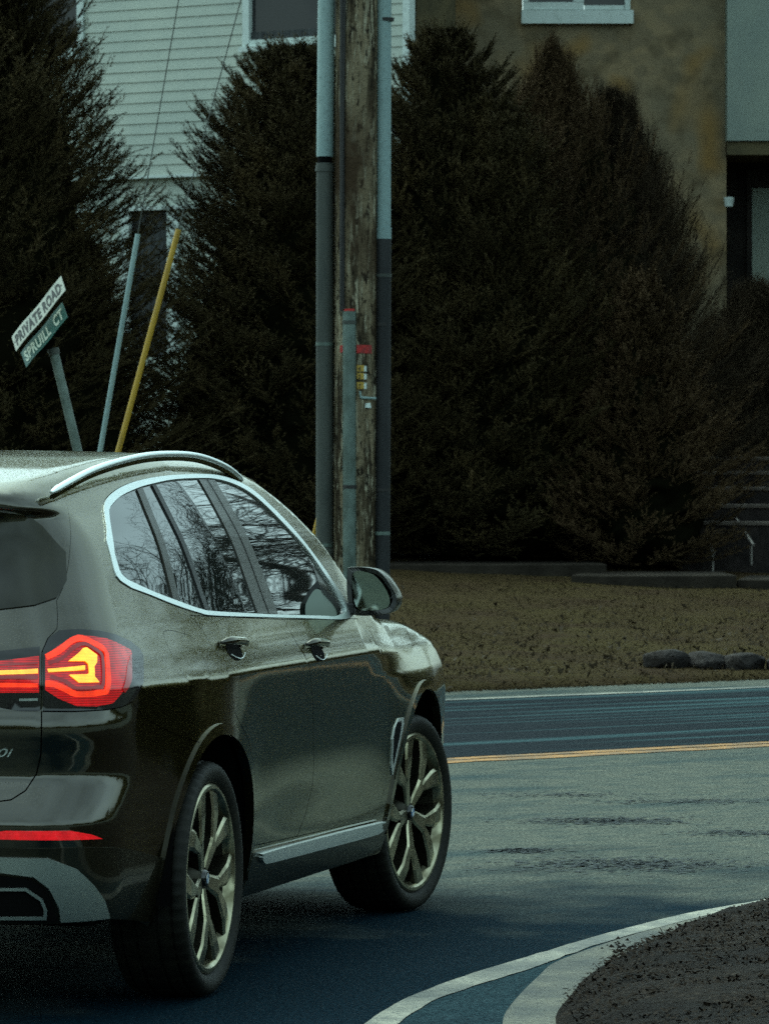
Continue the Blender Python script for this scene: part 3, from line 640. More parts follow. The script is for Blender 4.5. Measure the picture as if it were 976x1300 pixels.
# ------------------------------------------------------------------ ground, road, markings
def asphalt_mat(name, a, b_, wet, wet_shade_zones=False):
    m = bpy.data.materials.new(name); m.use_nodes = True; nt = m.node_tree; b = nt.nodes['Principled BSDF']; L = nt.links.new
    tc = nt.nodes.new('ShaderNodeTexCoord')
    def N(scale, sc=(1,1,1), det=5, rot=0):
        mp = nt.nodes.new('ShaderNodeMapping'); mp.vector_type = 'TEXTURE'; mp.inputs['Scale'].default_value = tuple(1/q for q in sc); mp.inputs['Rotation'].default_value = (0,0,-rot)
        L(tc.outputs['Object'], mp.inputs[0]); n = nt.nodes.new('ShaderNodeTexNoise'); n.inputs['Scale'].default_value = scale; n.inputs['Detail'].default_value = det
        L(mp.outputs[0], n.inputs['Vector']); return n
    def MR(src, lo, hi, o0=0, o1=1):
        r = nt.nodes.new('ShaderNodeMapRange'); r.inputs[1].default_value = lo; r.inputs[2].default_value = hi; r.inputs[3].default_value = o0; r.inputs[4].default_value = o1
        L(src, r.inputs[0]); return r.outputs[0]
    def MX(f, c1, c2, bl='MIX'):
        x = nt.nodes.new('ShaderNodeMix'); x.data_type = 'RGBA'; x.blend_type = bl
        if isinstance(f, float): x.inputs[0].default_value = f
        else: L(f, x.inputs[0])
        for i, c in ((6, c1), (7, c2)):
            if isinstance(c, tuple): x.inputs[i].default_value = (*c, 1)
            else: L(c, x.inputs[i])
        return x.outputs[2]
    # road runs along angle RA: patches stretched along it
    big = N(.35, (1.0,3.2,1), 5, RANG); fine = N(70, (1,1,1), 3); mid = N(6, (1,2.0,1), 5, RANG); vor = nt.nodes.new('ShaderNodeTexVoronoi'); vor.inputs['Scale'].default_value = 75; L(tc.outputs['Object'], vor.inputs['Vector'])
    wf = MR(big.outputs[0], .54, .74); wm = MR(mid.outputs[0], .35, .7)
    c = MX(wf, a, b_); c = MX(wm, c, MX(.5, c, b_))
    if wet_shade_zones:  # wet road and the car's shadow, both painted into the colour
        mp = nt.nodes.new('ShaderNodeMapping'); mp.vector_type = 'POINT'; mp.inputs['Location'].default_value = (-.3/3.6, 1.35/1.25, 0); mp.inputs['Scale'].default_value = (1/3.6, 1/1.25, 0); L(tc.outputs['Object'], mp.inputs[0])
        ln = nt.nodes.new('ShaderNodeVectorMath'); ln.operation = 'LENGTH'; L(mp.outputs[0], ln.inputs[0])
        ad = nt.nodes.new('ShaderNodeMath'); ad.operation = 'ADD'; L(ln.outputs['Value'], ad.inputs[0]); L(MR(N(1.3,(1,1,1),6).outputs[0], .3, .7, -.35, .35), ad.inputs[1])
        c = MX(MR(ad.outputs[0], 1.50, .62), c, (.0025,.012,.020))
        mp = nt.nodes.new('ShaderNodeMapping'); mp.inputs['Location'].default_value = (-12/11, 4.2/2.3, 0); mp.inputs['Scale'].default_value = (1/11, 1/2.3, 0); L(tc.outputs['Object'], mp.inputs[0])  # road colour darkened out of view so the car doors reflect less
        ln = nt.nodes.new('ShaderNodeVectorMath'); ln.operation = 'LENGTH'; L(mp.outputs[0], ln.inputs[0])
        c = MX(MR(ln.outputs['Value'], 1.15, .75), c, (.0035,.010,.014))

    c = MX(MR(fine.outputs[0], .35, .65), MX(1., c, (.55,.58,.6), 'MULTIPLY'), MX(1., c, (1.7,1.65,1.55), 'MULTIPLY'))
    L(c, b.inputs['Base Color'])
    r = MR(wf, 0, 1, .85, wet+.2); L(r, b.inputs['Roughness']); b.inputs['Specular IOR Level'].default_value = .03
    bp_ = nt.nodes.new('ShaderNodeBump'); bp_.inputs['Strength'].default_value = .8; bp_.inputs['Distance'].default_value = .006; L(vor.outputs['Distance'], bp_.inputs['Height']); L(bp_.outputs[0], b.inputs['Normal'])
    return m
e0, e1 = ground(568,878)[:2], ground(976,862)[:2]
ev = (e1-e0)/np.linalg.norm(e1-e0); en = np.array([-ev[1], ev[0]]); 
if en @ (e0-CAM[:2]) < 0: en = -en
RANG = -math.atan2(ev[1], ev[0])
def road_pt(t, w_, z=0.): p = e0+ev*t+en*w_; return (p[0], p[1], z)
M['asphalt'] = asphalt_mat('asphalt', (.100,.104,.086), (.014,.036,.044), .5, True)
M['asphalt_dark'] = asphalt_mat('asphalt_patch', (.022,.045,.055), (.006,.018,.026), .5)
M['concrete'] = mat('concrete_gutter', (.135,.13,.095), .8, noise=[(3,6,(1,1,1),(.07,.075,.062),.46,.64),(1.2,6,(1,1,1),(.045,.052,.048),.48,.62),(40,4,(1,1,1),(.05,.055,.05),.5,.7)], bump=[(50,.6,.01)])
M['white_line'] = mat('road_white', (.36,.34,.26), .7, noise=[(1.3,6,(1,1,1),(.10,.105,.09),.42,.58),(6,6,(1,1,1),(.16,.16,.13),.48,.64),(60,3,(1,1,1),(.10,.11,.10),.52,.68)], bump=[(80,.5,.004)])
M['yellow_line'] = mat('road_yellow', (.42,.18,.025), .7, noise=[(2.5,6,(1,1,1),(.13,.065,.02),.45,.60),(9,5,(1,1,1),(.22,.10,.02),.48,.66),(60,3,(1,1,1),(.10,.08,.04),.5,.7)], bump=[(80,.5,.004)])
M['soil'] = mat('dirt_ground', (.030,.026,.014), .9, spec=.1, noise=[(.5,5,(1,1,1),(.018,.017,.008),.4,.6)], bump=[(8,.8,.05)])
def grid_sheet(name, x0, x1, y0, y1, z, m, nx=2, ny=2, kind='structure'):
    V = [(x0+(x1-x0)*i/(nx-1), y0+(y1-y0)*j/(ny-1), z) for j in range(ny) for i in range(nx)]
    o = mesh_obj(name, V, [(j*nx+i, j*nx+i+1, (j+1)*nx+i+1, (j+1)*nx+i) for j in range(ny-1) for i in range(nx-1)], m); tag(o, kind=kind); return o
tag(grid_sheet('ground', -900, 900, -900, 900, -.03, M['soil']), 'bare earth ground stretching under the lawn and road', 'ground')
# the road surface: everything on the near side of the lawn edge
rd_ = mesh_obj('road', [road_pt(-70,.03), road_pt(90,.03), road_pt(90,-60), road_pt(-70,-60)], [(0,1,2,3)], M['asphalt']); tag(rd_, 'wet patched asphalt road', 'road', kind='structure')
def strip(name, L1, L2, z, m, label):
    n = len(L1); V = [(p[0],p[1],z) for p in L1]+[(p[0],p[1],z) for p in L2]
    o = mesh_obj(name, V, [(i,i+1,n+i+1,n+i) for i in range(n-1)], m); tag(o, label, 'road marking', kind='structure'); return o
def line_band(name, off0, off1, z, m, label, t0=-60, t1=80):
    rr = np.random.default_rng(int(off0*100)+900); ts = np.arange(t0, t1, .25)
    j = rr.normal(0, .010, (2, len(ts)))
    strip(name, [road_pt(t, off0+j[0,i]) for i,t in enumerate(ts)], [road_pt(t, off1+j[1,i]) for i,t in enumerate(ts)], z, m, label)
wa = np.array(ground(568,890)[:2])-e0; wb = np.array(ground(976,872)[:2])-e0
wo = (wa@en+wb@en)/2; ya = np.array(ground(580,969)[:2])-e0; yb = np.array(ground(976,942)[:2])-e0; yo = (ya@en+yb@en)/2
line_band('edge_line', wo-.06, wo+.07, .004, M['white_line'], 'thin worn white edge line beside the lawn')
line_band('centre_line', yo-.19, yo-.02, .004, M['yellow_line'], 'worn double yellow centre line, near stripe')
line_band('centre_line', yo+.02, yo+.16, .004, M['yellow_line'], 'worn double yellow centre line, far stripe')
# tar-dark wet band in the far lane
def blob_strip(t0, t1, off, wmax, z, seed):
    rr = np.random.default_rng(seed); ts = np.arange(t0, t1, .12); n = len(ts); env_ = np.sin(np.linspace(0,PI,n))**.5
    a = np.convolve(rr.normal(0,1,n+20), np.ones(14)/5, 'same')[10:10+n]; b = np.convolve(rr.normal(0,1,n+20), np.ones(14)/5, 'same')[10:10+n]
    o1 = off+wmax*env_*(.6+.25*a); o2 = off-wmax*env_*(.6+.25*b); return [road_pt(t,o) for t,o in zip(ts,o1)], [road_pt(t,o) for t,o in zip(ts,o2)]
def streak_mat():
    m = bpy.data.materials.new('wet_streak'); m.use_nodes = True; nt = m.node_tree; b = nt.nodes['Principled BSDF']; L = nt.links.new
    tc = nt.nodes.new('ShaderNodeTexCoord'); mp = nt.nodes.new('ShaderNodeMapping'); mp.vector_type = 'TEXTURE'; mp.inputs['Rotation'].default_value = (0,0,-RANG); mp.inputs['Scale'].default_value = (1/.10,1/2.4,1)
    L(tc.outputs['Object'], mp.inputs[0]); n = nt.nodes.new('ShaderNodeTexNoise'); n.inputs['Scale'].default_value = 1.6; n.inputs['Detail'].default_value = 8; L(mp.outputs[0], n.inputs['Vector'])
    r = nt.nodes.new('ShaderNodeMapRange'); r.inputs[1].default_value = .50; r.inputs[2].default_value = .64; L(n.outputs[0], r.inputs[0])
    x = nt.nodes.new('ShaderNodeMix'); x.data_type = 'RGBA'; x.inputs[6].default_value = (.0004,.005,.009,1); x.inputs[7].default_value = (.024,.060,.066,1); L(r.outputs[0], x.inputs[0]); L(x.outputs[2], b.inputs['Base Color'])
    b.inputs['Roughness'].default_value = .85; b.inputs['Specular IOR Level'].default_value = .08; return m
M['streak'] = streak_mat()
strip('far_lane', [road_pt(t, wo-.09) for t in (-60,80)], [road_pt(t, yo+.20) for t in (-60,80)], .0025, M['streak'], 'dark wet streaked lane beyond the yellow line')
# near kerb: painted arc, concrete gutter, mulch bed
def ext(L, k=14., step=None):
    """carry a curve on past both ends"""
    L = [np.array(p) for p in L]; a = L[0]-L[1]; b = L[-1]-L[-2]; a /= np.linalg.norm(a); b /= np.linalg.norm(b)
    return np.array([L[0]+a*k]+L+[L[-1]+b*k])
U_ = dens([(-2.6,-1.86),(-1.5,-1.64),(-0.557,-1.545),(0.105,-1.522),(0.802,-1.571),(1.531,-1.670),(2.087,-1.745),(2.913,-1.900),(3.61,-2.118),(5.0,-2.55),(8,-3.45),(12,-4.7),(20,-7.4),(40,-14)], .12, closed=False, smooth=True)
def nrm2(P): t = np.gradient(P, axis=0); t /= np.linalg.norm(t,axis=1,keepdims=True); return np.stack([t[:,1], -t[:,0]],1)
NU = nrm2(U_); k_ = np.random.default_rng(3).normal(0,.003,len(U_)); wln = .095+.05*np.clip((.8-np.abs(U_[:,0]-.9)),0,1)
Lw = U_+NU*(wln+k_)[:,None]
strip('kerb_line', U_+NU*(k_*.6)[:,None], Lw, .0058, M['white_line'], 'worn white line curving round the corner kerb')
CL = dens([(-2.6,-2.6),(-1.2,-2.12),(-0.457,-1.932),(0.145,-1.849),(0.813,-1.790),(1.246,-1.765),(2.087,-1.845),(2.913,-2.00),(3.61,-2.218),(5.0,-2.65),(8,-3.55),(12,-4.8),(20,-7.5),(40,-14.1)], .12, closed=False, smooth=True)
CR = dens([(-2.4,-3.1),(-1.2,-2.35),(-0.418,-2.083),(0.399,-1.985),(0.756,-1.952),(1.473,-1.967),(2.304,-2.050),(2.997,-2.209),(3.7,-2.44),(5.0,-2.88),(8,-3.78),(12,-5.05),(20,-7.75),(40,-14.4)], .12, closed=False, smooth=True)
def resamp(P, n):
    d = np.r_[0, np.cumsum(np.linalg.norm(np.diff(P,axis=0),axis=1))]; t = np.linspace(0, d[-1], n); return np.stack([np.interp(t,d,P[:,0]), np.interp(t,d,P[:,1])],1)
cl, cr_ = resamp(CL,400), resamp(CR,400)
o = strip('gutter', cl, cr_, .0045, M['concrete'], 'grey concrete gutter along the corner kerb')
strip('asphalt_wedge', resamp(Lw,400), cl, .003, M['asphalt_dark'], 'dark wedge of asphalt between line and gutter')
# mulch bed, a raised mound beyond the gutter
M['mulch'] = mat('mulch', (.016,.011,.0075), .9, spec=.12, noise=[(35,6,(1,1,1),(.045,.032,.022),.5,.7),(3,4,(1,1,1),(.012,.009,.007),.4,.6)], bump=[(25,1.,.04),(90,1.,.015)])
rows = 26; V = []; nrm = nrm2(cr_); mr_ = np.random.default_rng(5)
for j in range(rows):
    w_ = (j/(rows-1))**1.5*5
    for i in range(400):
        p = cr_[i]+nrm[i]*w_*1.0; z = .006+.10*(1-math.exp(-w_/.12))+.10*(1-math.exp(-w_/1.5))+(mr_.normal(0,.012) if j > 1 else 0)
        V.append((p[0],p[1],z))
mu = mesh_obj('mulch_bed', V, [(j*400+i, j*400+i+1, (j+1)*400+i+1, (j+1)*400+i) for j in range(rows-1) for i in range(399)], M['mulch'], smooth=True); tag(mu, 'dark brown mulch bed inside the corner kerb', 'mulch bed', kind='structure')
# loose chips of mulch
cv = []; ct = []
for _ in range(22000):
    i = mr_.integers(8,80); w_ = abs(mr_.normal(0,.9))+.03; p = cr_[i]+nrm[i]*w_+mr_.normal(0,.015,2)
    z = .006+.10*(1-math.exp(-w_/.12))+.10*(1-math.exp(-w_/1.5))+.006; a = mr_.uniform(0,2*PI); l = mr_.uniform(.002,.010); ww = mr_.uniform(.001,.004); tl_ = mr_.normal(0,.4)
    d = np.array([math.cos(a), math.sin(a), tl_])*l; q = np.array([-math.sin(a), math.cos(a), mr_.normal(0,.5)])*ww; c = np.array([p[0],p[1],z])
    n = len(cv); cv += [c-d-q, c+d-q, c+d+q, c-d+q]; ct += [(n,n+1,n+2),(n,n+2,n+3)]
M['chips'] = mat('mulch_chips', (.022,.015,.010), .9, spec=.1, noise=(20,2,(1,1,1),(.045,.033,.024),.52,.72))
tag(bulk('mulch_chips', cv, ct, M['chips']), 'loose bark chips scattered over the mulch bed', 'bark chips', kind='stuff')
# small dark clods on the gutter
cb = MB(); 
for _ in range(36):
    c = ground(788+mr_.normal(0,14), 1208+mr_.normal(0,6)); s_ = mr_.uniform(.004,.012)
    V = [c+np.array([math.cos(a)*s_*mr_.uniform(.6,1.2), math.sin(a)*s_, .012]) for a in np.linspace(0,2*PI,6,endpoint=False)]+[c+np.array([0,0,.012+s_])]
    cb.add(V, [(i,(i+1)%6,6) for i in range(6)])
tag(cb.build('gutter_debris', M['mulch']), 'small dark clods of dirt strewn on the gutter', 'debris', kind='stuff')
# dark pits and damp flecks drawn out along the lane
pv = []; pr_ = np.random.default_rng(66)
for (x, y, sx_, sy_, n_) in ((775,1043,55,2.6,700),(660,1081,24,1.6,260),(800,1098,75,5,1100),(880,1018,60,2,300),(940,1058,40,2,260),(720,1010,60,2,200)):
    for _ in range(n_):
        c = ground(x+pr_.normal(0,sx_), y-.05*0+pr_.normal(0,sy_)); l_ = pr_.uniform(.004,.028); w_ = pr_.uniform(.004,.016); c[2] = .0035
        pv += [c+np.array([*(ev*l_),0]), c+np.array([*(en*w_),0]), c-np.array([*(ev*l_),0]), c+np.array([*(ev*l_),0]), c-np.array([*(ev*l_),0]), c-np.array([*(en*w_*.8),0])]
M['pit'] = mat('road_pits', (.010,.017,.020), .6, spec=.2)
tag(bulk('road_pits', pv, np.arange(len(pv)).reshape(-1,3), M['pit']), 'dark worn pits and damp flecks in the road surface', 'road wear', kind='stuff')
# lawn: rises gently away from the road
def lawn_z(w_): return np.interp(w_, [0,.15,.6,6,16,22,400], [.0,.05,.07,.24,.79,.82,.82])
ts = np.r_[np.arange(-60,-20,4), np.arange(-20,45,.5), np.arange(45,90,4)]; wsx = np.r_[np.arange(0,.6,.1), np.arange(.6,22,.5), np.arange(22,140,10)]
lr = np.random.default_rng(11); V = []
for w_ in wsx:
    for t in ts:
        V.append(road_pt(t, w_+ (.04*math.sin(t*3.1)+.03*math.sin(t*7.7) if w_ == 0 else 0), float(lawn_z(w_))+(lr.normal(0,.008) if 0 < w_ < 22 else 0)+ (0 if w_ else -.012)))
nT = len(ts)
M['lawn'] = mat('lawn', (.042,.029,.013), .9, spec=.03, noise=[(.5,5,(1,1,1),(.046,.034,.013),.40,.62),(1.1,6,(1,1,1),(.036,.023,.012),.48,.66)], bump=[(30,1.,.03)])
lw = mesh_obj('lawn', V, [(j*nT+i, j*nT+i+1, (j+1)*nT+i+1, (j+1)*nT+i) for j in range(len(wsx)-1) for i in range(nT-1)], M['lawn'], smooth=True); tag(lw, 'thin brownish green lawn rising beyond the road', 'lawn', kind='structure')
# short grass blades
n = 90000; t = lr.uniform(-6,14,n); w_ = np.r_[lr.uniform(-.05,16,n-8000), np.abs(lr.normal(0,.10,8000))-.10+.06*np.sin(t[:8000]*5)]; den = np.sin(t*1.3+w_*.7)+np.sin(t*.5-w_*1.1)+lr.normal(0,1,n) ; k = den > -2.6; t, w_ = t[k], w_[k]; n = len(t)
base = e0[None]+ev[None]*t[:,None]+en[None]*w_[:,None]; B = np.c_[base, lawn_z(w_)]
a = lr.uniform(0,2*PI,n); h = lr.uniform(.008,.028,n); hw = .006; lean = lr.normal(0,.02,(n,2))
sd = np.stack([np.cos(a)*hw, np.sin(a)*hw, 0*a],1); V = np.stack([B-sd, B+sd, B+np.c_[lean, h]],1).reshape(-1,3)
M['blade'] = mat('grass_blades', (.040,.029,.014), .9, spec=.03, noise=(1.2,4,(1,1,1),(.050,.035,.019),.42,.64))
tag(bulk('grass', V, np.arange(3*n).reshape(-1,3), M['blade']), 'short winter grass blades growing over the lawn', 'grass', kind='stuff')
n = 4000; t = lr.uniform(-6,14,n); w_ = np.abs(lr.normal(0,3.5,n))+.02; base = e0[None]+ev[None]*t[:,None]+en[None]*w_[:,None]; B = np.c_[base, lawn_z(w_)+.02]
V = (B[:,None]+lr.normal(0,.018,(n,3,3))).reshape(-1,3)
M['leaf'] = mat('leaf_litter', (.04,.028,.016), .8, spec=.1, noise=(30,2,(1,1,1),(.07,.055,.035),.5,.7))
tag(bulk('leaf_litter', V, np.arange(3*n).reshape(-1,3), M['leaf']), 'dead brown leaves and litter over the lawn', 'leaf litter', kind='stuff')
# walkway and slabs behind the lawn
def on_lawn(px, py, d): p = at(px, py, d); return p
M['slab'] = mat('stone_slab', (.038,.031,.024), .9, spec=.05, noise=[(2,5,(1,1,1),(.022,.018,.014),.4,.6)], bump=[(20,.6,.02)])
def slab(pxs, d0, d1, name, label, thick=.07, z=.0):
    x0, x1 = pxs; pts = []
    for px, d in ((x0,d0),(x0+ (x1-x0)*.35,d0-.18),(x1,d0+.1),(x1-20,d1),(x0+15,d1)):
        p = at(px, 700, d); w2 = (p[:2]-e0)@en; pts.append((p[0],p[1],float(lawn_z(w2))+.0))
    zt = max(p[2] for p in pts)+thick+z; pts = [(p[0],p[1],zt) for p in pts]
    b = MB(); b.prism(pts, (0,0,-.35)); o = b.build(name, M['slab'], bevel=.015); tag(o, label, 'paving'); return o
slab((490,770), 49.2, 51.5, 'stone_slab', 'long low stone slab edging the bed under the evergreens', -.03)
slab((725,935), 48.2, 50.2, 'stone_slab', 'flat grey flagstone on the lawn below the steps', .0)
slab((935,1100), 48.4, 50.4, 'stone_slab', 'pale path slab at the foot of the steps', .01)
def rock(c, s, seed, label):
    rr = np.random.default_rng(seed); bm = bmesh.new()
    p = rr.normal(0,1,(46,3)); p /= np.linalg.norm(p,axis=1,keepdims=True); p = np.sign(p)*np.abs(p)**.72*rr.uniform(.82,1.05,(46,1))
    for q in p: bm.verts.new(q*np.array(s))
    r_ = bmesh.ops.convex_hull(bm, input=bm.verts); loose = [v for v in bm.verts if not v.link_faces]; bmesh.ops.delete(bm, geom=loose, context='VERTS')
    bmesh.ops.bevel(bm, geom=bm.edges[:], offset=.006, segments=2, affect='EDGES'); bmesh.ops.recalc_face_normals(bm, faces=bm.faces)
    me = bpy.data.meshes.new('rock'); bm.to_mesh(me); bm.free(); me.materials.append(M['rock'])
    o = bpy.data.objects.new('rock', me); COL.objects.link(o); o.location = c; o.rotation_euler = (0,0,math.atan2(ev[1],ev[0])+rr.normal(0,.15)); tag(o, label, 'rock', 'rocks along the lawn edge')
M['rock'] = mat('rock', (.038,.031,.027), .85, spec=.15, noise=[(4,5,(1,1,1),(.020,.017,.016),.4,.6)], bump=[(14,1.,.04)])
for i, (px, py, sx_, sz_, lab) in enumerate([(845,862,.215,.085,'long flat grey rock, leftmost of the row at the lawn edge'),(893,868,.15,.075,'small dark rock between two longer ones at the lawn edge'),(944,864,.20,.085,'pale topped rock right of the small dark one at the lawn edge'),(1000,862,.2,.09,'rock at the right end of the row, cut by the picture edge')]):
    g = at(px, py, 36.4+.02*i); w2 = (g[:2]-e0)@en; rock((g[0],g[1],float(lawn_z(w2))+.05), (sx_,.16,sz_+.01), i+3, lab)

# ------------------------------------------------------------------ houses
M['mortar'] = mat('mortar', (.118,.096,.053), .9, spec=.05, noise=(3,4,(1,1,1),(.075,.064,.038),.4,.6))
DH = 57.
M['siding'] = mat('white_siding', (.50,.54,.46), .6, spec=.3, noise=[(1.1,4,(1,1,1),(.42,.47,.41),.35,.65),(20,4,(1,1,6),(.30,.34,.30),.6,.8)])
M['trim'] = mat('white_trim', (.60,.68,.64), .5, spec=.3, noise=(8,3,(1,1,1),(.45,.52,.48),.5,.8))
M['wglass'] = mat('house_glass', (.010,.009,.012), .06, spec=.5, noise=(1.5,2,(1,1,1),(.022,.020,.022),.4,.6))
M['curtain'] = mat('curtain', (.05,.055,.055), .8, noise=(2,3,(22,22,.3),(.018,.02,.022),.4,.6))
h1 = thing('house', 'white clapboard house with dark windows between the evergreens', 'house')
wdir = R2*.84-_F*np.array([1,1,0])*.54; wdir[2] = 0; wdir /= np.linalg.norm(wdir)   # along the wall, rightward and nearer
wn = np.array([wdir[1], -wdir[0], 0.]); 
if wn @ (CAM-at(300,300,DH)) < 0: wn = -wn
W0 = at(512, 200, DH-1.0)
def wall_hit(px, py):
    """where the sight line meets the wall plane -> (u along the wall from its right corner, z)"""
    D = _F+(px-488)/FPX*R2-(py-650)/FPX*U2; t = ((W0-CAM)@wn)/(D@wn); p = CAM+D*t; return (p-W0)@wdir, p[2]
def wp(u, z, o=0.): p = W0+wdir*u+wn*o; return np.array([p[0],p[1],z])
def siding(b, u0, u1, z0, z1, course=.132, o=0.):
    z = z0
    while z < z1-1e-3:
        zt = min(z+course, z1); V = [wp(u0,z,o), wp(u1,z,o), wp(u1,z,o+.016), wp(u0,z,o+.016), wp(u0,zt,o+.002), wp(u1,zt,o+.002)]
        b.add(V, [(0,1,2,3),(3,2,5,4)]); z = zt
UL = -9.; zband = wall_hit(200,222)[1]; zlow = wall_hit(200,266)[1]
(wa0, za0), (wa1, za1) = wall_hit(315,57), wall_hit(405,-120)
wl_r = wall_hit(103,66)
# upper wall split round its windows
up = MB(); wins = [(wall_hit(315,57)[0], wall_hit(315,57)[0]+1.5, wall_hit(315,57)[1]), (wl_r[0]-1.5, wl_r[0], wl_r[1])]
zt = zband+4.6; ztw = 1.9
u = UL
for (a, b_, zb_) in sorted(wins):
    siding(up, u, a, zband, zt); 
    # below and above the window, course lines kept in step
    kk = int((zb_-zband)/.132)+1; siding(up, a, b_, zband, zb_); siding(up, a, b_, zb_+ztw, zt); u = b_
siding(up, u, 0., zband, zt); up.build('wall', M['siding'], h1)
lo = MB(); kk = [wall_hit(150,300)[0], wall_hit(222,300)[0]]
siding(lo, UL, 0., zlow+.06, zband-.03, .125, -.10)
siding(lo, UL, kk[0], .3, zlow, .132, -.12); siding(lo, kk[1], 0, .3, zlow, .132, -.12); siding(lo, kk[0], kk[1], .3, wall_hit(200,452)[1], .132, -.12)
lo.build('lower_wall', M['siding'], h1)
bk = MB(); bk.prism([wp(UL,0,-.3), wp(0,0,-.3), wp(0,zt,-.3), wp(UL,zt,-.3)], -wn*.9); bk.build('side_wall', M['mortar'], h1)
tr = MB()
def wbox(b, u0, u1, z0, z1, o0, o1): b.prism([wp(u0,z0,o0), wp(u1,z0,o0), wp(u1,z1,o0), wp(u0,z1,o0)], wn*(o1-o0))
wbox(tr, UL, 0.02, zband-.035, zband-.002, -.12, .035); wbox(tr, UL, 0.0, zlow+.002, zlow+.055, -.12, -.03); tr.build('trim_board', M['trim'], h1)
cn_ = MB(); wbox(cn_, 0.003, .10, zband, zt, -.1, .03); wbox(cn_, 0.003,.10,.3,zband-.04,-.25,-.08); cn_.build('corner_board', M['trim'], h1)
for (a, b_, zb_) in wins:
    f = MB(); wbox(f, a-.06, a+.04, zb_-.02, zb_+ztw, -.05, .045); wbox(f, b_-.04, b_+.06, zb_-.02, zb_+ztw, -.05, .045); wbox(f, a+.041, b_-.041, zb_+ztw-.08, zb_+ztw+.03, -.05, .04)
    wbox(f, a+.041, b_-.041, zb_-.02, zb_+.06, -.05, .04); wbox(f, a-.09, b_+.09, zb_-.09, zb_-.022, -.02, .09); wbox(f, a+.041,b_-.041, zb_+.95, zb_+1.0, -.05, .02)
    fo = f.build('window', M['trim'], h1); g = MB(); wbox(g, a+.03, b_-.03, zb_+.04, zb_+ztw-.02, -.06, -.03); g.build('pane', M['wglass'], fo)
    s_ = MB(); wbox(s_, a+.042, b_-.042, zb_+.061, zb_+.16, -.028, .0); s_.build('sash_rail', M['curtain'], fo)
# lower glazed door with white posts
f = MB(); zb_ = wall_hit(200,450)[1]; wbox(f, kk[1]-.17, kk[1], zb_, zlow, -.13, -.06); wbox(f, kk[0], kk[0]+.12, zb_, zlow, -.13, -.06)
fo = f.build('window', M['trim'], h1); g = MB(); wbox(g, kk[0]+.1, kk[1]-.15, zb_, zlow, -.2, -.16); g.build('pane', M['curtain'], fo)
rf = MB(); rf.prism([wp(UL-.3,zt,.4), wp(.3,zt,.4), wp(.3,zt+.08,.4), wp(UL-.3,zt+.08,.4)], -wn*1.2); rf.prism([wp(UL-.3,zt+.081,.4), wp(UL-.3,zt+2.4,-.6), wp(UL-.3,zt+.081,-1.1)], wdir*(-UL+.6)); rf.build('roof', M['soil'], h1)

# stone house on the right, facing us
M['stone'] = mat('fieldstone', (.27,.20,.115), .9, spec=.05, noise=[(3.5,1,(1,1,1.6),(.20,.155,.095),.44,.60),(.9,2,(1,1,1),(.19,.155,.10),.40,.62),(1.4,1,(1,1,1),(.26,.155,.055),.55,.72),(2.6,2,(1,1,1),(.11,.085,.050),.50,.75)], bump=[(3,.4,.04)])
h2 = thing('house', 'tan fieldstone house with a white sill and pale side wing', 'house')
HR, HF = R2*np.array([1,1,0]), _F*np.array([1,1,0]); HR = HR/np.linalg.norm(HR); HF = HF/np.linalg.norm(HF)
D2_ = 58.5
def hp(px, py, dd=0.): return at(px, py, D2_+dd)
def hbox(b, x0, x1, y0, y1, d0, d1):
    """box whose face fills pixels x0..x1, y0..y1 at depth d0 and reaches back to d1"""
    p = [hp(x0,y1,d0), hp(x1,y1,d0), hp(x1,y0,d0), hp(x0,y0,d0)]; b.prism(p, HF*(d1-d0))
ww = (663,800,-130,10)
b = MB(); hbox(b, 510, ww[0], -160, 760, 0, 7); hbox(b, ww[1], 922, -160, 760, .004, 7); hbox(b, ww[0]+.0, ww[1], 12, 760, .008, 7); hbox(b, ww[0], ww[1], -160, -130, .008, 7)
b.build('wall', M['stone'], h2)
f = MB(); hbox(f, 662,804,12,29,-.10,.03); fs = f.build('window_sill', M['trim'], h2)
f = MB(); hbox(f, 664,741,2,11.5,-.05,.05); hbox(f,728,741,-120,1.5,-.05,.05); hbox(f,664,671,-120,1.5,-.05,.05); hbox(f,793,800,-120,11.5,-.05,.05); hbox(f,742,792,6,11.5,-.04,.05)
fo = f.build('window', M['trim'], h2); g = MB(); hbox(g, 671,728,-125,2,.06,.08); hbox(g,741,793,-125,6,.0601,.08); g.build('pane', M['wglass'], fo)
M['stucco'] = mat('pale_stucco', (.26,.30,.25), .8, spec=.2, noise=(1,4,(1,1,1),(.21,.25,.22),.35,.65), bump=[(30,.3,.01)])
b = MB(); hbox(b, 923, 1300, -160, 178, -.35, 7); b.build('side_wing', M['stucco'], h2)
b = MB(); hbox(b, 923,1300,178.5,196,-.30,6.9); b.build('soffit', M['mortar'], h2)
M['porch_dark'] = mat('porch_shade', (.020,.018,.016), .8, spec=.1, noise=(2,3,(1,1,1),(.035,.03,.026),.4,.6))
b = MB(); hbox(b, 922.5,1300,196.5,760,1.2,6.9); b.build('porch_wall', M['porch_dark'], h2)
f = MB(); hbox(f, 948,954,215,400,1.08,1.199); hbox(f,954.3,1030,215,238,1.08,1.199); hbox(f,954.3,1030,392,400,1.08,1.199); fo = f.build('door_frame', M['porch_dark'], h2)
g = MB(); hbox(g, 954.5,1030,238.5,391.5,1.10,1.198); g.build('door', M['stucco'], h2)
lt = MB(); lt.tube([hp(925,262,.0),hp(925,250,.0)], [.05,.07], 10); lt.build('wall_lantern', M['trim'], h2)
rf = MB(); hbox(rf, 490,1320,-175,-160.5,-.6,8); rf.build('roof', M['soil'], h2)
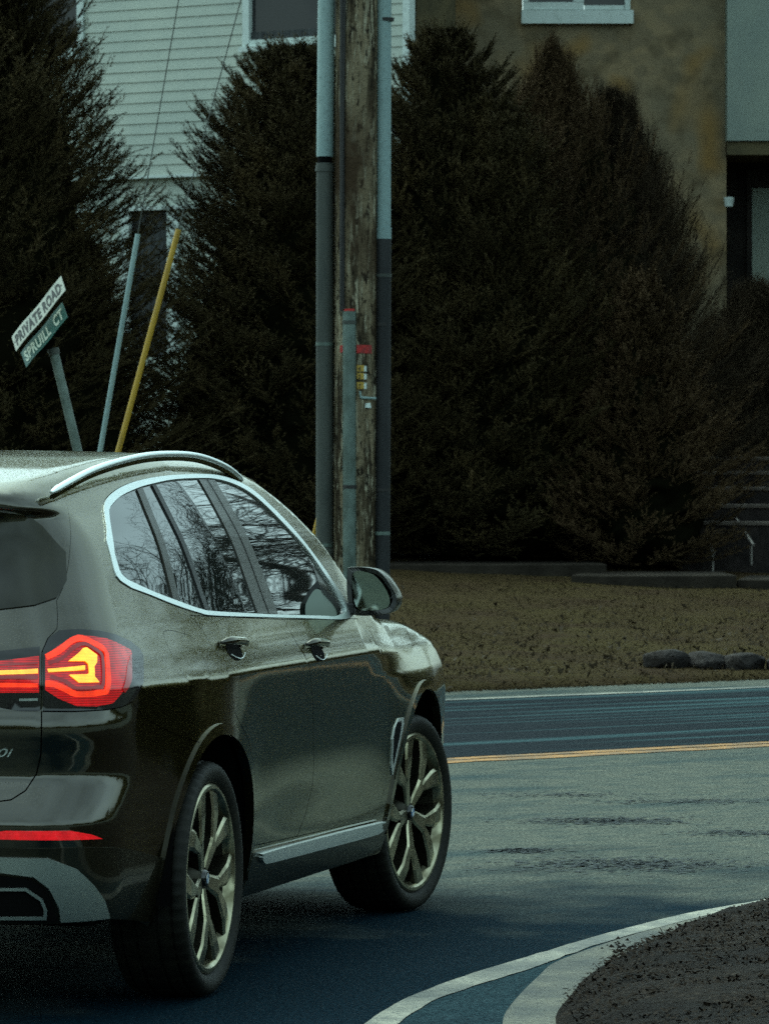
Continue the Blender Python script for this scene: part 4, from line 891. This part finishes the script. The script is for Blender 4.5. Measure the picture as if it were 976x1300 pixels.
# steps and railings
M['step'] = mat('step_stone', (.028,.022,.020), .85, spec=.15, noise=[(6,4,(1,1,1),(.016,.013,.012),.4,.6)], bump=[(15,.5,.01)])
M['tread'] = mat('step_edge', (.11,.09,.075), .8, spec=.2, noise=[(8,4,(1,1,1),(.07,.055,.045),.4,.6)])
st = thing('steps', 'dark stone steps climbing from the path to the stone house', 'steps')
for i, (xl, yt) in enumerate([(862,662),(868,640),(874,618),(880,598),(886,580)]):
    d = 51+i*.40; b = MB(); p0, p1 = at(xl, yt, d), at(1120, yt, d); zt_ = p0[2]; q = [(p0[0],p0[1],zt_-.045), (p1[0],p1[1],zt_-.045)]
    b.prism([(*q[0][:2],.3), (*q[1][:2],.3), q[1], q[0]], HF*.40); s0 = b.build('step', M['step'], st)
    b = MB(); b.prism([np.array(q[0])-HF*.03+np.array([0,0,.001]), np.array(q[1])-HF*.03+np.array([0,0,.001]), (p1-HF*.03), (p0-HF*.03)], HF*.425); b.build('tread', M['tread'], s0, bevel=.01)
M['rail'] = mat('railing_metal', (.22,.20,.18), .5, .4)
def railing(p, q, d0, d1, label):
    r = thing('handrail', label, 'handrail', group=None); b = MB(); a, c = at(*p, d0), at(*q, d1); b.tube([a, c], .018, 8); b.build('rail', M['rail'], r, True)
    for e in (.04,.96):
        m_ = a+(c-a)*e; zb_ = .72+(.9 if e < .5 else .0)*.6; b = MB(); b.tube([m_, (m_[0],m_[1],min(zb_, m_[2]-.25))], .014, 8); b.build('post', M['rail'], r, True)
railing((878,652),(906,702), 51.8, 50.6, 'thin grey handrail on the left side of the stone steps')
railing((902,608),(956,692), 52.4, 50.7, 'thin grey handrail up the middle of the stone steps')

# ------------------------------------------------------------------ evergreens
def needle_tree(name, loc, H, R, seed, label, mleaf, mbark, nb=520, zlo=.02, power=.8, rise=.25, tw=14, nd=14, nlen=.036, nwid=.014, core=.62, lop=None, tipk=1.35, group=None):
    r = np.random.default_rng(seed); root = thing(name, label, 'tree', loc, group)
    b = MB(); b.tube([(0,0,-.3),(0,0,H*.5),(0,0,H*.97)], [.05+H*.018,.03+H*.010,.012], 10); b.build('trunk', mbark, root, True)
    t = r.uniform(zlo,1,nb)**1.0; az = r.uniform(0,2*PI,nb)
    lobes = 1+.16*np.sin(az*3+r.uniform(0,6))*np.sin(t*7+r.uniform(0,6))+.10*np.sin(az*7+t*19)
    prof = R*np.clip((1-t),0,1)**power*np.clip(.55+t*5,0,1)+.10; L = prof*lobes*r.uniform(.80,1.10,nb)
    sp = r.random(nb) < .12; L[sp] *= 1.07
    el0 = -.15+rise*t*2.0; el1 = .35+rise*2.2*t
    segs = 9; Vn = []; 
    dirh = np.stack([np.cos(az), np.sin(az)],1)
    s = np.linspace(0,1,segs)
    el = el0[:,None]+(el1-el0)[:,None]*s[None]**1.5; ds = L[:,None]/(segs-1)
    hz_ = np.cumsum(np.c_[np.zeros(nb), (np.cos(el[:,1:])*ds)],1); vz = np.cumsum(np.c_[np.zeros(nb), (np.sin(el[:,1:])*ds)],1)
    BP_ = np.stack([dirh[:,:1]*hz_, dirh[:,1:]*hz_, t[:,None]*H*.93+vz],2)   # nb,segs,3
    # side twigs
    k = nb*tw; bi = np.repeat(np.arange(nb), tw); q = np.tile((np.arange(tw)+.5)/tw, nb); q = .30+.70*q**.8; q = np.clip(q+r.normal(0,.02,k),.2,1)
    qi = q*(segs-1); i0 = np.clip(qi.astype(int),0,segs-2); fr = (qi-i0)[:,None]; base = BP_[bi,i0]*(1-fr)+BP_[bi,i0+1]*fr; tang = BP_[bi,i0+1]-BP_[bi,i0]; tang /= np.linalg.norm(tang,axis=1,keepdims=True)+1e-9
    side = np.cross(tang, [0,0,1.]); side /= np.linalg.norm(side,axis=1,keepdims=True)+1e-9; sg = np.where(r.random(k) < .5, 1, -1)[:,None]
    spread = r.uniform(.25,1.0,(k,1)); d = tang+side*sg*spread+np.array([0,0,1.])*r.uniform(-.1,.55,(k,1))*tipk+r.normal(0,.12,(k,3)); d /= np.linalg.norm(d,axis=1,keepdims=True)
    tl = (.11+.20*(1-q)+.05*r.random(k))*np.clip(L[bi]/.8,.45,1.25)
    # every branch also ends in a leader
    base = np.vstack([base, BP_[:,-2]]); dl = BP_[:,-1]-BP_[:,-2]; dl /= np.linalg.norm(dl,axis=1,keepdims=True)+1e-9; dl = dl+np.array([0,0,.35*tipk]); dl /= np.linalg.norm(dl,axis=1,keepdims=True); d = np.vstack([d, dl]); tl = np.r_[tl, np.full(nb,.20)*r.uniform(.7,1.2,nb)]
    K = len(base)
    # twig stem as a thin blade + needles
    a1 = np.cross(d, r.normal(0,1,(K,3))); a1 /= np.linalg.norm(a1,axis=1,keepdims=True)+1e-9
    tip = base+d*tl[:,None]; stem = np.stack([base-a1*.006, base+a1*.006, tip],1).reshape(-1,3)
    nn = nd; u = (np.tile(np.arange(nn), K)+r.random(K*nn))/nn; ki = np.repeat(np.arange(K), nn)
    o = base[ki]+d[ki]*(tl[ki]*u)[:,None]; rad = r.normal(0,1,(K*nn,3)); rad -= (rad*d[ki]).sum(1,keepdims=True)*d[ki]; rad /= np.linalg.norm(rad,axis=1,keepdims=True)+1e-9
    nd_ = rad*.8+d[ki]*.75; wv = np.cross(nd_, rad+r.normal(0,.3,rad.shape)); wv /= np.linalg.norm(wv,axis=1,keepdims=True)+1e-9
    ln = (nlen*r.uniform(.7,1.2,K*nn))[:,None]; nee = np.stack([o-wv*nwid/2, o+wv*nwid/2, o+nd_*ln],1).reshape(-1,3)
    V = np.vstack([stem, nee]); 
    # branch stems
    bs_ = []; 
    for j in range(segs-1):
        a_, c_ = BP_[:,j], BP_[:,j+1]; bs_.append(np.stack([a_-[0,0,.008], a_+[0,0,.008], c_],1).reshape(-1,3))
    V = np.vstack([V]+bs_)
    if lop is not None: V = lop(V)
    T = np.arange(len(V)).reshape(-1,3)
    # ragged closed core, its near-black standing for shade inside the crown
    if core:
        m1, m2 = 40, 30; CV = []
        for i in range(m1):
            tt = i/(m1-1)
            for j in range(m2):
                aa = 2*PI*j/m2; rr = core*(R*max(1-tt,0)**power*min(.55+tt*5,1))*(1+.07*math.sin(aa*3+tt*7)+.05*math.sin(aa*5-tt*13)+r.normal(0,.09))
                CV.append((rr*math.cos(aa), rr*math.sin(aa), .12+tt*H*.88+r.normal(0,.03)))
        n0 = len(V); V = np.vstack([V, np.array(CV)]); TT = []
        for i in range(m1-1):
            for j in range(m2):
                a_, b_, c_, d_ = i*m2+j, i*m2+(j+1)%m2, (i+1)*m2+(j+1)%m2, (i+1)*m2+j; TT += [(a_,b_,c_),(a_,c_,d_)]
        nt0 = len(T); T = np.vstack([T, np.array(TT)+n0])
    o = bulk('crown', V, T, mleaf, root); o.data.materials.append(M['core_shade'])
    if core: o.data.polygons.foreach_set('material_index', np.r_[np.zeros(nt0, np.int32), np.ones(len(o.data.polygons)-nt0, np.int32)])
    return root
M['spruce'] = mat('spruce_needles', (.042,.033,.015), .8, spec=.05, noise=[(2.2,4,(1,1,1),(.072,.052,.022),.45,.65),(.9,3,(1,1,1),(.026,.020,.008),.45,.6)])
M['spruce_brown'] = mat('brown_evergreen', (.062,.040,.020), .85, spec=.05, noise=[(1.6,4,(1,1,1),(.085,.055,.028),.45,.65),(.8,3,(1,1,1),(.042,.028,.014),.45,.6)])
M['twig'] = mat('haze_fine_twigs', (.050,.036,.022), .9, spec=.03, noise=(1.,3,(1,1,1),(.032,.024,.015),.4,.6))
M['core_shade'] = mat('inner_crown_shade', (.006,.006,.003), 1., spec=0.)  # near-black paints the shade deep inside the foliage
M['bark'] = mat('bark', (.035,.027,.018), .9, noise=(12,4,(1,1,.2),(.015,.012,.008),.4,.6), bump=[(20,.8,.02)])
def base_at(px, d):
    p = at(px, 700, d); w2 = (p[:2]-e0)@en; return (p[0], p[1], float(lawn_z(w2))-.02)
G = 'trees and shrubs in front of the houses'
needle_tree('spruce', base_at(-38,50.0), 7.0, 2.8, 1, 'tall dark spruce at the left behind the street sign', M['spruce'], M['bark'], nb=2100, power=.52, group=G)
needle_tree('spruce', base_at(372,51.2), 6.0, 2.30, 2, 'dark spruce directly behind the utility pole', M['spruce'], M['bark'], nb=1700, power=.62, group=G, tw=15)
needle_tree('spruce', base_at(562,51.6), 6.3, 2.0, 3, 'broad spruce just right of the utility pole', M['spruce'], M['bark'], nb=1250, power=.6, group=G, tw=14)
needle_tree('evergreen_shrub', base_at(700,52.8), 5.7, 2.45, 5, 'brownish arborvitae in front of the stone wall', M['spruce_brown'], M['bark'], nb=1900, power=.48, rise=.75, tw=16, nd=10, nlen=.06, nwid=.007, core=.7, group=G)
needle_tree('evergreen_shrub', base_at(625,51.2), 5.3, 1.7, 6, 'dark bushy evergreen between broad spruce and brown arborvitae', M['spruce'], M['bark'], nb=1000, power=.55, rise=.5, group=G)
needle_tree('evergreen_shrub', base_at(815,50.8), 3.3, 1.05, 8, 'low rounded evergreen left of the stone steps', M['spruce_brown'], M['bark'], nb=480, power=.55, rise=.5, group=G)
needle_tree('evergreen_shrub', base_at(95,51.6), 3.5, 1.05, 17, 'low evergreen between the tall left spruce and the guy wires', M['spruce'], M['bark'], nb=600, power=.5, rise=.4, group=G)
needle_tree('haze_twigs', base_at(775,53.4), 5.2, 1.95, 15, 'airy brown twig veil added to imitate haze over the stone wall', M['twig'], M['bark'], nb=1300, power=.42, rise=.7, tw=14, nd=9, nlen=.16, nwid=.0045, core=None, group=G)  # fine twigs added as a soft veil that imitates haze
needle_tree('haze_twigs', base_at(960,54.5), 2.9, 1.5, 16, 'lower airy twig veil added to imitate haze in front of the porch', M['twig'], M['bark'], nb=800, power=.40, rise=.7, tw=14, nd=9, nlen=.16, nwid=.0045, core=None, group=G)
needle_tree('evergreen_shrub', base_at(455,51.2), 2.6, 1.1, 9, 'low evergreen filling the gap behind the pole foot', M['spruce'], M['bark'], nb=380, power=.6, rise=.4, group=G)

# ------------------------------------------------------------------ utility pole
M['pole'] = mat('weathered_pole', (.20,.16,.10), .85, spec=.12, noise=[(3,8,(3,3,.3),(.045,.034,.020),.45,.56),(7,6,(5,5,.7),(.34,.31,.22),.54,.64),(9,6,(3,3,1.2),(.018,.014,.009),.54,.62),(1.2,4,(1,1,.6),(.05,.032,.018),.52,.66)], bump=[(8,1.,.03),(40,1.,.008)])
# vertical cracks for the wood
nt = M['pole'].node_tree
M['pvc'] = mat('grey_pvc', (.26,.36,.35), .55, spec=.3, noise=[(2,4,(1,1,.3),(.19,.28,.28),.4,.65),(30,3,(1,1,1),(.16,.22,.21),.55,.75)])
M['pvc_dark'] = mat('dark_conduit', (.075,.082,.072), .6, spec=.2, noise=[(3,4,(1,1,.3),(.045,.052,.047),.4,.6)])
M['pvc_black'] = mat('charcoal_conduit', (.017,.018,.019), .6, spec=.25, noise=[(4,4,(1,1,.3),(.028,.029,.030),.45,.65)])
M['galv'] = mat('galvanised_conduit', (.12,.165,.145), .5, .3, noise=[(10,4,(1,1,.5),(.06,.085,.07),.4,.62)])
M['wire'] = mat('black_cable', (.010,.009,.008), .6)
M['gwire'] = mat('steel_strand', (.05,.055,.045), .6)
M['redtape'] = mat('red_tape', (.42,.012,.008), .5, noise=(12,3,(1,1,1),(.22,.01,.008),.5,.65))
M['yellow'] = mat('yellow_guard', (.42,.25,.015), .5, noise=(14,4,(1,1,.2),(.28,.16,.012),.5,.7))
M['tagy'] = mat('yellow_tag', (.40,.25,.03), .5)
DP = 35.
def zat(py, d=DP): return at(450,py,d)[2]
pl = thing('utility_pole', 'weathered wooden utility pole carrying three conduits', 'utility pole')
pc = at(451, 870, DP); px_m = DP/FPX; pc0 = np.array([pc[0],pc[1],0.])
def pole_pt(px, py, fwd=0.):  # fwd: metres towards the camera
    p = at(px, py, DP); return p-HF*fwd
zg = float(lawn_z((pc0[:2]-e0)@en))-.1
b = MB(); n = 40; zs_ = np.linspace(zg, 14.2, n); rr_ = np.random.default_rng(8)
b.tube([(pc0[0]+.003*math.sin(i), pc0[1], z) for i,z in enumerate(zs_)], [.170-.0018*z for z in zs_], 28); b.build('post', M['pole'], pl, True)
def vtube(name, px0, px1, py0, py1, rpx, fwd, m, par=pl, n=14):
    b = MB(); k = 8; b.tube([pole_pt(px0+(px1-px0)*i/k, py0+(py1-py0)*i/k, fwd) for i in range(k+1)], rpx*px_m, n); return b.build(name, m, par, True)
vtube('conduit', 424.5,412.5,-1100,199,11,.03,M['pvc']); vtube('conduit', 412.3,411.5,207,880,11,.03,M['pvc_dark'])
vtube('coupling', 412.5,412.4,199.5,206.5,9.5,.03,M['void']); vtube('coupling', 412.4,412.2,210,218,12.2,.03,M['pvc_dark'])
vtube('conduit', 491,487,-1100,303,9.2,.05,M['pvc']); vtube('conduit', 487,484.5,304,880,10,.05,M['pvc_black']); vtube('coupling', 487.2,487,289,303.6,10,.05,M['pvc'])
vtube('cable', 436,434.5,-1100,396,3.4,.175,M['wire'])
vtube('cable', 445,441,-1100,60,1.6,.17,M['wire'])
vtube('cable', 438,433,0,388,1.5,.19,M['wire'])
vtube('conduit', 443.5,444,396,880,8.6,.19,M['galv'])
vtube('red_cap', 443.5,443.6,393,396.5,7,.19,M['redtape'])
for (x, y, x0, m_) in ((412,437,11.5,'galv'),(411.5,692,11.8,'galv'),(412,700,11.6,'pvc_dark'),(486.5,350,10.7,'pvc_dark'),(485.5,412,10.6,'wire'),(485,622,10.6,'wire'),(484.8,677,10.8,'galv'),(444,618,9.2,'wire'),(490.5,25,10.2,'wire'),(443.5,410,9.3,'pvc_dark')):
    fw = {True:.19}.get(435 < x < 450, .03 if x < 430 else .05); vtube('strap', x,x,y-2.2,y+2.2,x0,fw,M[m_])
def pole_patch(name, x0, x1, y0, y1, m, par=pl, lift=.004):
    """curved plate hugging the pole"""
    V = []; c = 8
    for (yy) in (y1, y0):
        for i in range(c+1):
            px = x0+(x1-x0)*i/c; zz = zat(yy); r = .170-.0018*zz+lift; u_ = (px-451)*px_m; dn = math.sqrt(max(r*r-u_*u_,1e-5)); p = pc0+HR*u_-HF*dn; V.append((p[0],p[1],zz))
    o = mesh_obj(name, V, [(i,i+1,c+2+i,c+1+i) for i in range(c)], m, par); s_ = o.modifiers.new('s','SOLIDIFY'); s_.thickness = .003; return o
pole_patch('red_band', 452,471,438.5,449,M['redtape']); pole_patch('red_band', 431,435,439,448,M['redtape'])
tags = [('4',464,472),('2',474,482),('7',485.5,494)]
for ch, y0, y1 in tags:
    t_ = pole_patch('number_tag', 452.5,461.5,y0,y1,M['tagy']); pole_patch('tag_edge', 461.5,464.5,y0+1,y1,M['trim'])
    tm = text_mesh('tag_digit', ch, 7.5*px_m, M['wire'], .001, 0, .9); tm.parent = t_
    p = pc0+HR*(454*1-451)*px_m; zz = zat(y1-.8); r = .170-.0018*zz; q = p-HF*(r+.006); tm.matrix_world = Matrix(((HR[0],0,-HF[0],q[0]),(HR[1],0,-HF[1],q[1]),(0,1,0,zz),(0,0,0,1)))
b = MB(); b.tube([pole_pt(457,497,.19), pole_pt(458,505,.19), pole_pt(477,506,.14)], .010, 8); b.build('bracket', M['pvc'], pl, True)
b = MB(); b.tube([pole_pt(467,512,.165), pole_pt(467,518,.165)], [.02,.026], 8); b.build('ring', M['trim'], pl, True)

# guy wires with guards
def guy(label, p_top, p_g, p_bot, w_px, m, d0=34.8, dt=-.17):
    """runs from the pole down to a ground anchor"""
    r = thing('guy_wire', label, 'guy wire'); 
    dv = np.array([p_bot[0]-p_g[0], p_bot[1]-p_g[1]], float); 
    # anchor on the lawn
    k = (874-p_g[1])/dv[1]; an = np.array([p_g[0]+dv[0]*k, 874.]); kt = (451-p_g[0])/dv[0]; tp = np.array([451, p_g[1]+dv[1]*kt])
    A, T_ = at(*an, d0), at(*tp, DP+dt)
    def on(px_, py_): f = (py_-tp[1])/(an[1]-tp[1]); return T_+(A-T_)*f
    b = MB(); b.tube([T_, on(0,p_g[1]+5)], .0048, 6); b.build('wire', M['gwire'], r, True)
    f1 = (874-p_g[1]); b = MB(); g0_, g1_ = on(0,p_g[1]), on(0,864); b.tube([g0_, g1_], w_px/2*px_m, 10); b.build('guard', m, r, True)
    b = MB(); b.tube([on(0,862), on(0,880)], .012, 8); b.build('anchor_rod', M['galv'], r, True)
guy('guy wire with a pale grey guard, left of the yellow one', (220,0), (175,297), (127,573), 7, M['pvc'])
guy('guy wire with a long yellow guard beside the grey guarded one', (303,0), (226,293), (150,573), 7.5, M['yellow'], 34.6)
guy('short yellow guarded guy wire right at the pole foot', (0,0), (405,655), (394,700), 7, M['yellow'], 35.5, .15)

# street sign: a leaning post with two bent blades
sg = thing('street_sign', 'leaning metal street sign post with a white and a green blade', 'street sign')
SD = 35.; k3 = SD/FPX
b = MB(); p0 = at(141,726,SD); b.tube([at(157,786,SD) if False else at(173,850,SD)-np.array([0,0,.15]), at(98.5,572,SD), at(68.5,447,SD)], .036, 12)
M['post_metal'] = mat('sign_post', (.15,.19,.165), .5, .3, noise=(10,4,(1,1,1),(.09,.12,.10),.4,.6)); b.build('post', M['post_metal'], sg, True)
b = MB(); b.tube([at(69.2,450,SD), at(67.2,442,SD)], .044, 12); b.build('post_cap', M['pvc_dark'], sg, True)
M['sign_white'] = mat('sign_white', (.40,.41,.34), .5, noise=(6,3,(1,1,1),(.28,.30,.25),.45,.7)); M['sign_green'] = mat('sign_green', (.002,.085,.062), .45, noise=(6,3,(1,1,1),(.002,.065,.048),.4,.7)); M['ink'] = mat('sign_ink', (.012,.012,.012), .6); M['letter'] = mat('sign_letter', (.55,.62,.50), .5)
def blade(name, c0, u, v, s, m, mi, tsize, sx, bend, label, holes=True):
    """c0: lower left corner px; u,v: edge vectors (px right, px up, depth px)"""
    def vec(a): return (R2*a[0]+U2*a[1]+_F*a[2])*k3
    O = at(*c0, SD)-_F*.05; Uv, Vv = vec(u), vec(v); Ln, Hn = np.linalg.norm(Uv), np.linalg.norm(Vv); Uv, Vv = Uv/Ln, Vv/Hn; Vv = Vv-Uv*(Vv@Uv); Vv /= np.linalg.norm(Vv); Nv = np.cross(Uv, Vv)
    if Nv @ (CAM-O) < 0: Nv = -Nv
    def P(a, b_, o_=0.): return O+Uv*a+Vv*(b_+bend*math.sin(2*PI*a/Ln)*1.)+Nv*(o_+.004*math.sin(3*PI*a/Ln))
    n = 24; g = MB(); V = [P(Ln*i/n, Hn*j, o_) for o_ in (0,-.004) for j in (0,1) for i in range(n+1)]; q = n+1
    Fq = []
    for i in range(n): Fq += [(i,i+1,q+i+1,q+i),(2*q+i,3*q+i,3*q+i+1,2*q+i+1),(i,2*q+i,2*q+i+1,i+1),(q+i,q+i+1,3*q+i+1,3*q+i)]
    Fq += [(0,q,3*q,2*q),(n,2*q+n,3*q+n,q+n)]; g.add(V, Fq); o = g.build(name, m, sg, True); o['label'] = label
    t = text_mesh('lettering', s, tsize*Hn*1.12, mi, .0006, 0, 1., 'CENTER', 1.12, .032*Hn); xs_ = [v_.co.x for v_ in t.data.vertices]; ys_ = [v_.co.y for v_ in t.data.vertices]
    w_ = max(xs_)-min(xs_); h_ = max(ys_); kx = sx*Ln/w_
    for v_ in t.data.vertices: v_.co = Vector(P((v_.co.x-min(xs_))*kx+Ln*(1-sx)/2, Hn*.5+(v_.co.y-h_/2), .0022+v_.co.z))
    t.parent = o
    if holes:
        for a in (.03,.965):
            cc = np.array(P(Ln*a, Hn*.5, .0015)); h = MB(); ring = [cc+Uv*.008*math.cos(q_)+Vv*.008*math.sin(q_) for q_ in np.linspace(0,2*PI,10,endpoint=False)]; h.V = [tuple(x) for x in ring]; h.F = [tuple(range(10))]; h.build('bolt_hole', M['ink'], o)
    return o
b_w = blade('sign_blade', (21,446), (66,75,-50), (-7,19,19.2), 'PRIVATE ROAD', M['sign_white'], M['ink'], .78, .90, .0035, 'white blade reading PRIVATE ROAD')
b_g = blade('sign_blade', (34,466.5), (55,62,-40), (-7.4,20.5,18), 'SPRUILL  CT', M['sign_green'], M['letter'], .76, .90, .0025, 'green blade reading SPRUILL CT', False)

# ------------------------------------------------------------------ bare trees to the right of the road (seen in the car's glass) and woods all round
M['bare'] = mat('bare_bark', (.03,.025,.018), .9)
def bare_mesh(seed):
    """unit-height limbs and twigs; limbs and twig spray as two meshes"""
    r = random.Random(seed); S = [[], []]
    def grow(p, d, L, rad, lv):
        n = 4
        for i in range(n):
            d = Vector((d.x+r.gauss(0,.13), d.y+r.gauss(0,.13), d.z+r.gauss(0,.13)+.05)).normalized(); q = p+d*(L/n)
            S[0 if lv < 3 else 1].append((*p, *q, rad*(1-.12*i), rad*(1-.12*(i+1)))); p = q
            if lv < 6 and (i > 0 or lv > 0):
                for _ in range(1 if lv < 2 else r.randint(1,2)):
                    s_ = Vector((r.gauss(0,1), r.gauss(0,1), r.gauss(0,1))); s_ = (s_-d*s_.dot(d)).normalized(); nd_ = (d*.65+s_*.8).normalized()
                    if r.random() < (.92 if lv < 4 else .45): grow(p, nd_, L*r.uniform(.5,.72), max(rad*.52,.0005), lv+1)
        if lv < 5: grow(p, d, L*.7, rad*.5, lv+1)
    grow(Vector((0,0,0)), Vector((0,0,1)), .42, .018, 0); out = []
    for A, k in ((np.array(S[0]),6),(np.array(S[1]),3)):
        p, q, r0, r1 = A[:,:3], A[:,3:6], A[:,6:7], A[:,7:8]; d = q-p; d /= np.linalg.norm(d,axis=1,keepdims=True)+1e-9
        a = np.cross(d, [.3,.9,.1]); a /= np.linalg.norm(a,axis=1,keepdims=True); b_ = np.cross(d, a)
        ring = lambda c, rr: [c+rr*(math.cos(2*PI*i/k)*a+math.sin(2*PI*i/k)*b_) for i in range(k)]
        V = np.stack(ring(p,r0)+ring(q,r1),1); m_ = len(A); n = (np.arange(m_)*2*k)[:,None,None]
        t = np.array([x for i in range(k) for x in ((i,(i+1)%k,k+(i+1)%k),(i,k+(i+1)%k,k+i))])[None]; out.append((V.reshape(-1,3), (n+t).reshape(-1,3)))
    return out
BM_ = [bare_mesh(3), bare_mesh(4)]; BPROTO = {}
def bare_tree(loc, H, seed, label, group):
    root = thing('bare_tree', label, 'tree', loc, group); root.scale = (H,H,H); root.rotation_euler = (0,0,seed*1.7)
    k = seed % 2
    if k not in BPROTO: BPROTO[k] = [bulk('trunk', *BM_[k][0], M['bare'], root), bulk('crown', *BM_[k][1], M['bare'], root)]
    else:
        for c in BPROTO[k]: d = c.copy(); COL.objects.link(d); d.parent = root
    return root
gb = 'bare trees beyond the bend of the road'
BT = [(27,-9.6,11.5,'bare tree standing behind the far end of the added foliage screen'),
      (36.5,-5.0,13,'tall bare tree set back behind the lawn corner tree'),(43,-9.4,15,'tallest bare tree deep beyond the bend')]
for i, (x, y, H, lab) in enumerate(BT): bare_tree((x,y,.0), H, 40+i, lab, gb)
def woodland(name, label, segs_, seed, n, H):
    r = np.random.default_rng(seed); az = np.concatenate([r.uniform(a,b_,int(n*(b_-a)/360)) for a,b_ in segs_]); m_ = len(az); a = np.radians(az)
    rad = r.uniform(62,80,m_); top = H*(.7+.25*np.sin(a*9)+.15*np.sin(a*23+1)+.1*np.sin(a*51)); z = r.uniform(0,1,m_)**1.15*top
    c = np.stack([CAM[0]+8+rad*np.cos(a), CAM[1]+rad*np.sin(a), z],1); V = (c[:,None]+r.normal(0,.55,(m_,3,3))).reshape(-1,3)
    return tag(bulk(name, V, np.arange(3*m_).reshape(-1,3), M['wood']), label, 'woodland', kind='stuff')
M['wood'] = mat('woodland_mass', (.018,.017,.010), .9, spec=.05, noise=(.15,3,(1,1,1),(.03,.026,.016),.4,.6))
woodland('woodland', 'dark far-off woodland mass round the road', [(-175,-3),(32,185)], 77, 90000, 7.5)

def unseen_hedge(P0, P1, H, W_, seed, label):  # added out of view to darken what the car doors reflect
    r = np.random.default_rng(seed); P0, P1 = np.array(P0), np.array(P1); d = P1-P0; L = np.linalg.norm(d); d = d/L; nn = np.array([-d[1], d[0]])
    n = int(L*900); t = r.uniform(0,L,n); a = r.uniform(0,PI,n); rad = 1-np.abs(r.normal(0,.10,n)); hh = H*(.92+.08*np.sin(t*1.7)+.05*np.sin(t*4.1))
    c = np.c_[P0[None]+d[None]*t[:,None]+nn[None]*(np.cos(a)*W_*rad)[:,None], np.clip(np.abs(np.sin(a))**.6*hh*rad, .03, None)]
    V = (c[:,None]+r.normal(0,.045,(n,3,3))).reshape(-1,3); root = thing('unseen_hedge', label, 'unseen_hedge', (0,0,.1)); bulk('unseen_foliage', V, np.arange(3*n).reshape(-1,3), M['spruce'], root)
    k = 40; m_ = 9; V = []
    for i in range(k):
        for j in range(m_):
            q = PI*j/(m_-1); p = P0+d*L*i/(k-1)+nn*math.cos(q)*W_*.85; V.append((p[0],p[1],max(math.sin(q)**.6*H*.82,0)))
    o = mesh_obj('inner_mass', V, [(i*m_+j, i*m_+j+1, (i+1)*m_+j+1, (i+1)*m_+j) for i in range(k-1) for j in range(m_-1)], M['core_shade'], root)
unseen_hedge((5.5,-4.0), (34,-13.4), 1.9, .55, 31, 'dark foliage screen added out of view to darken the car door reflections')
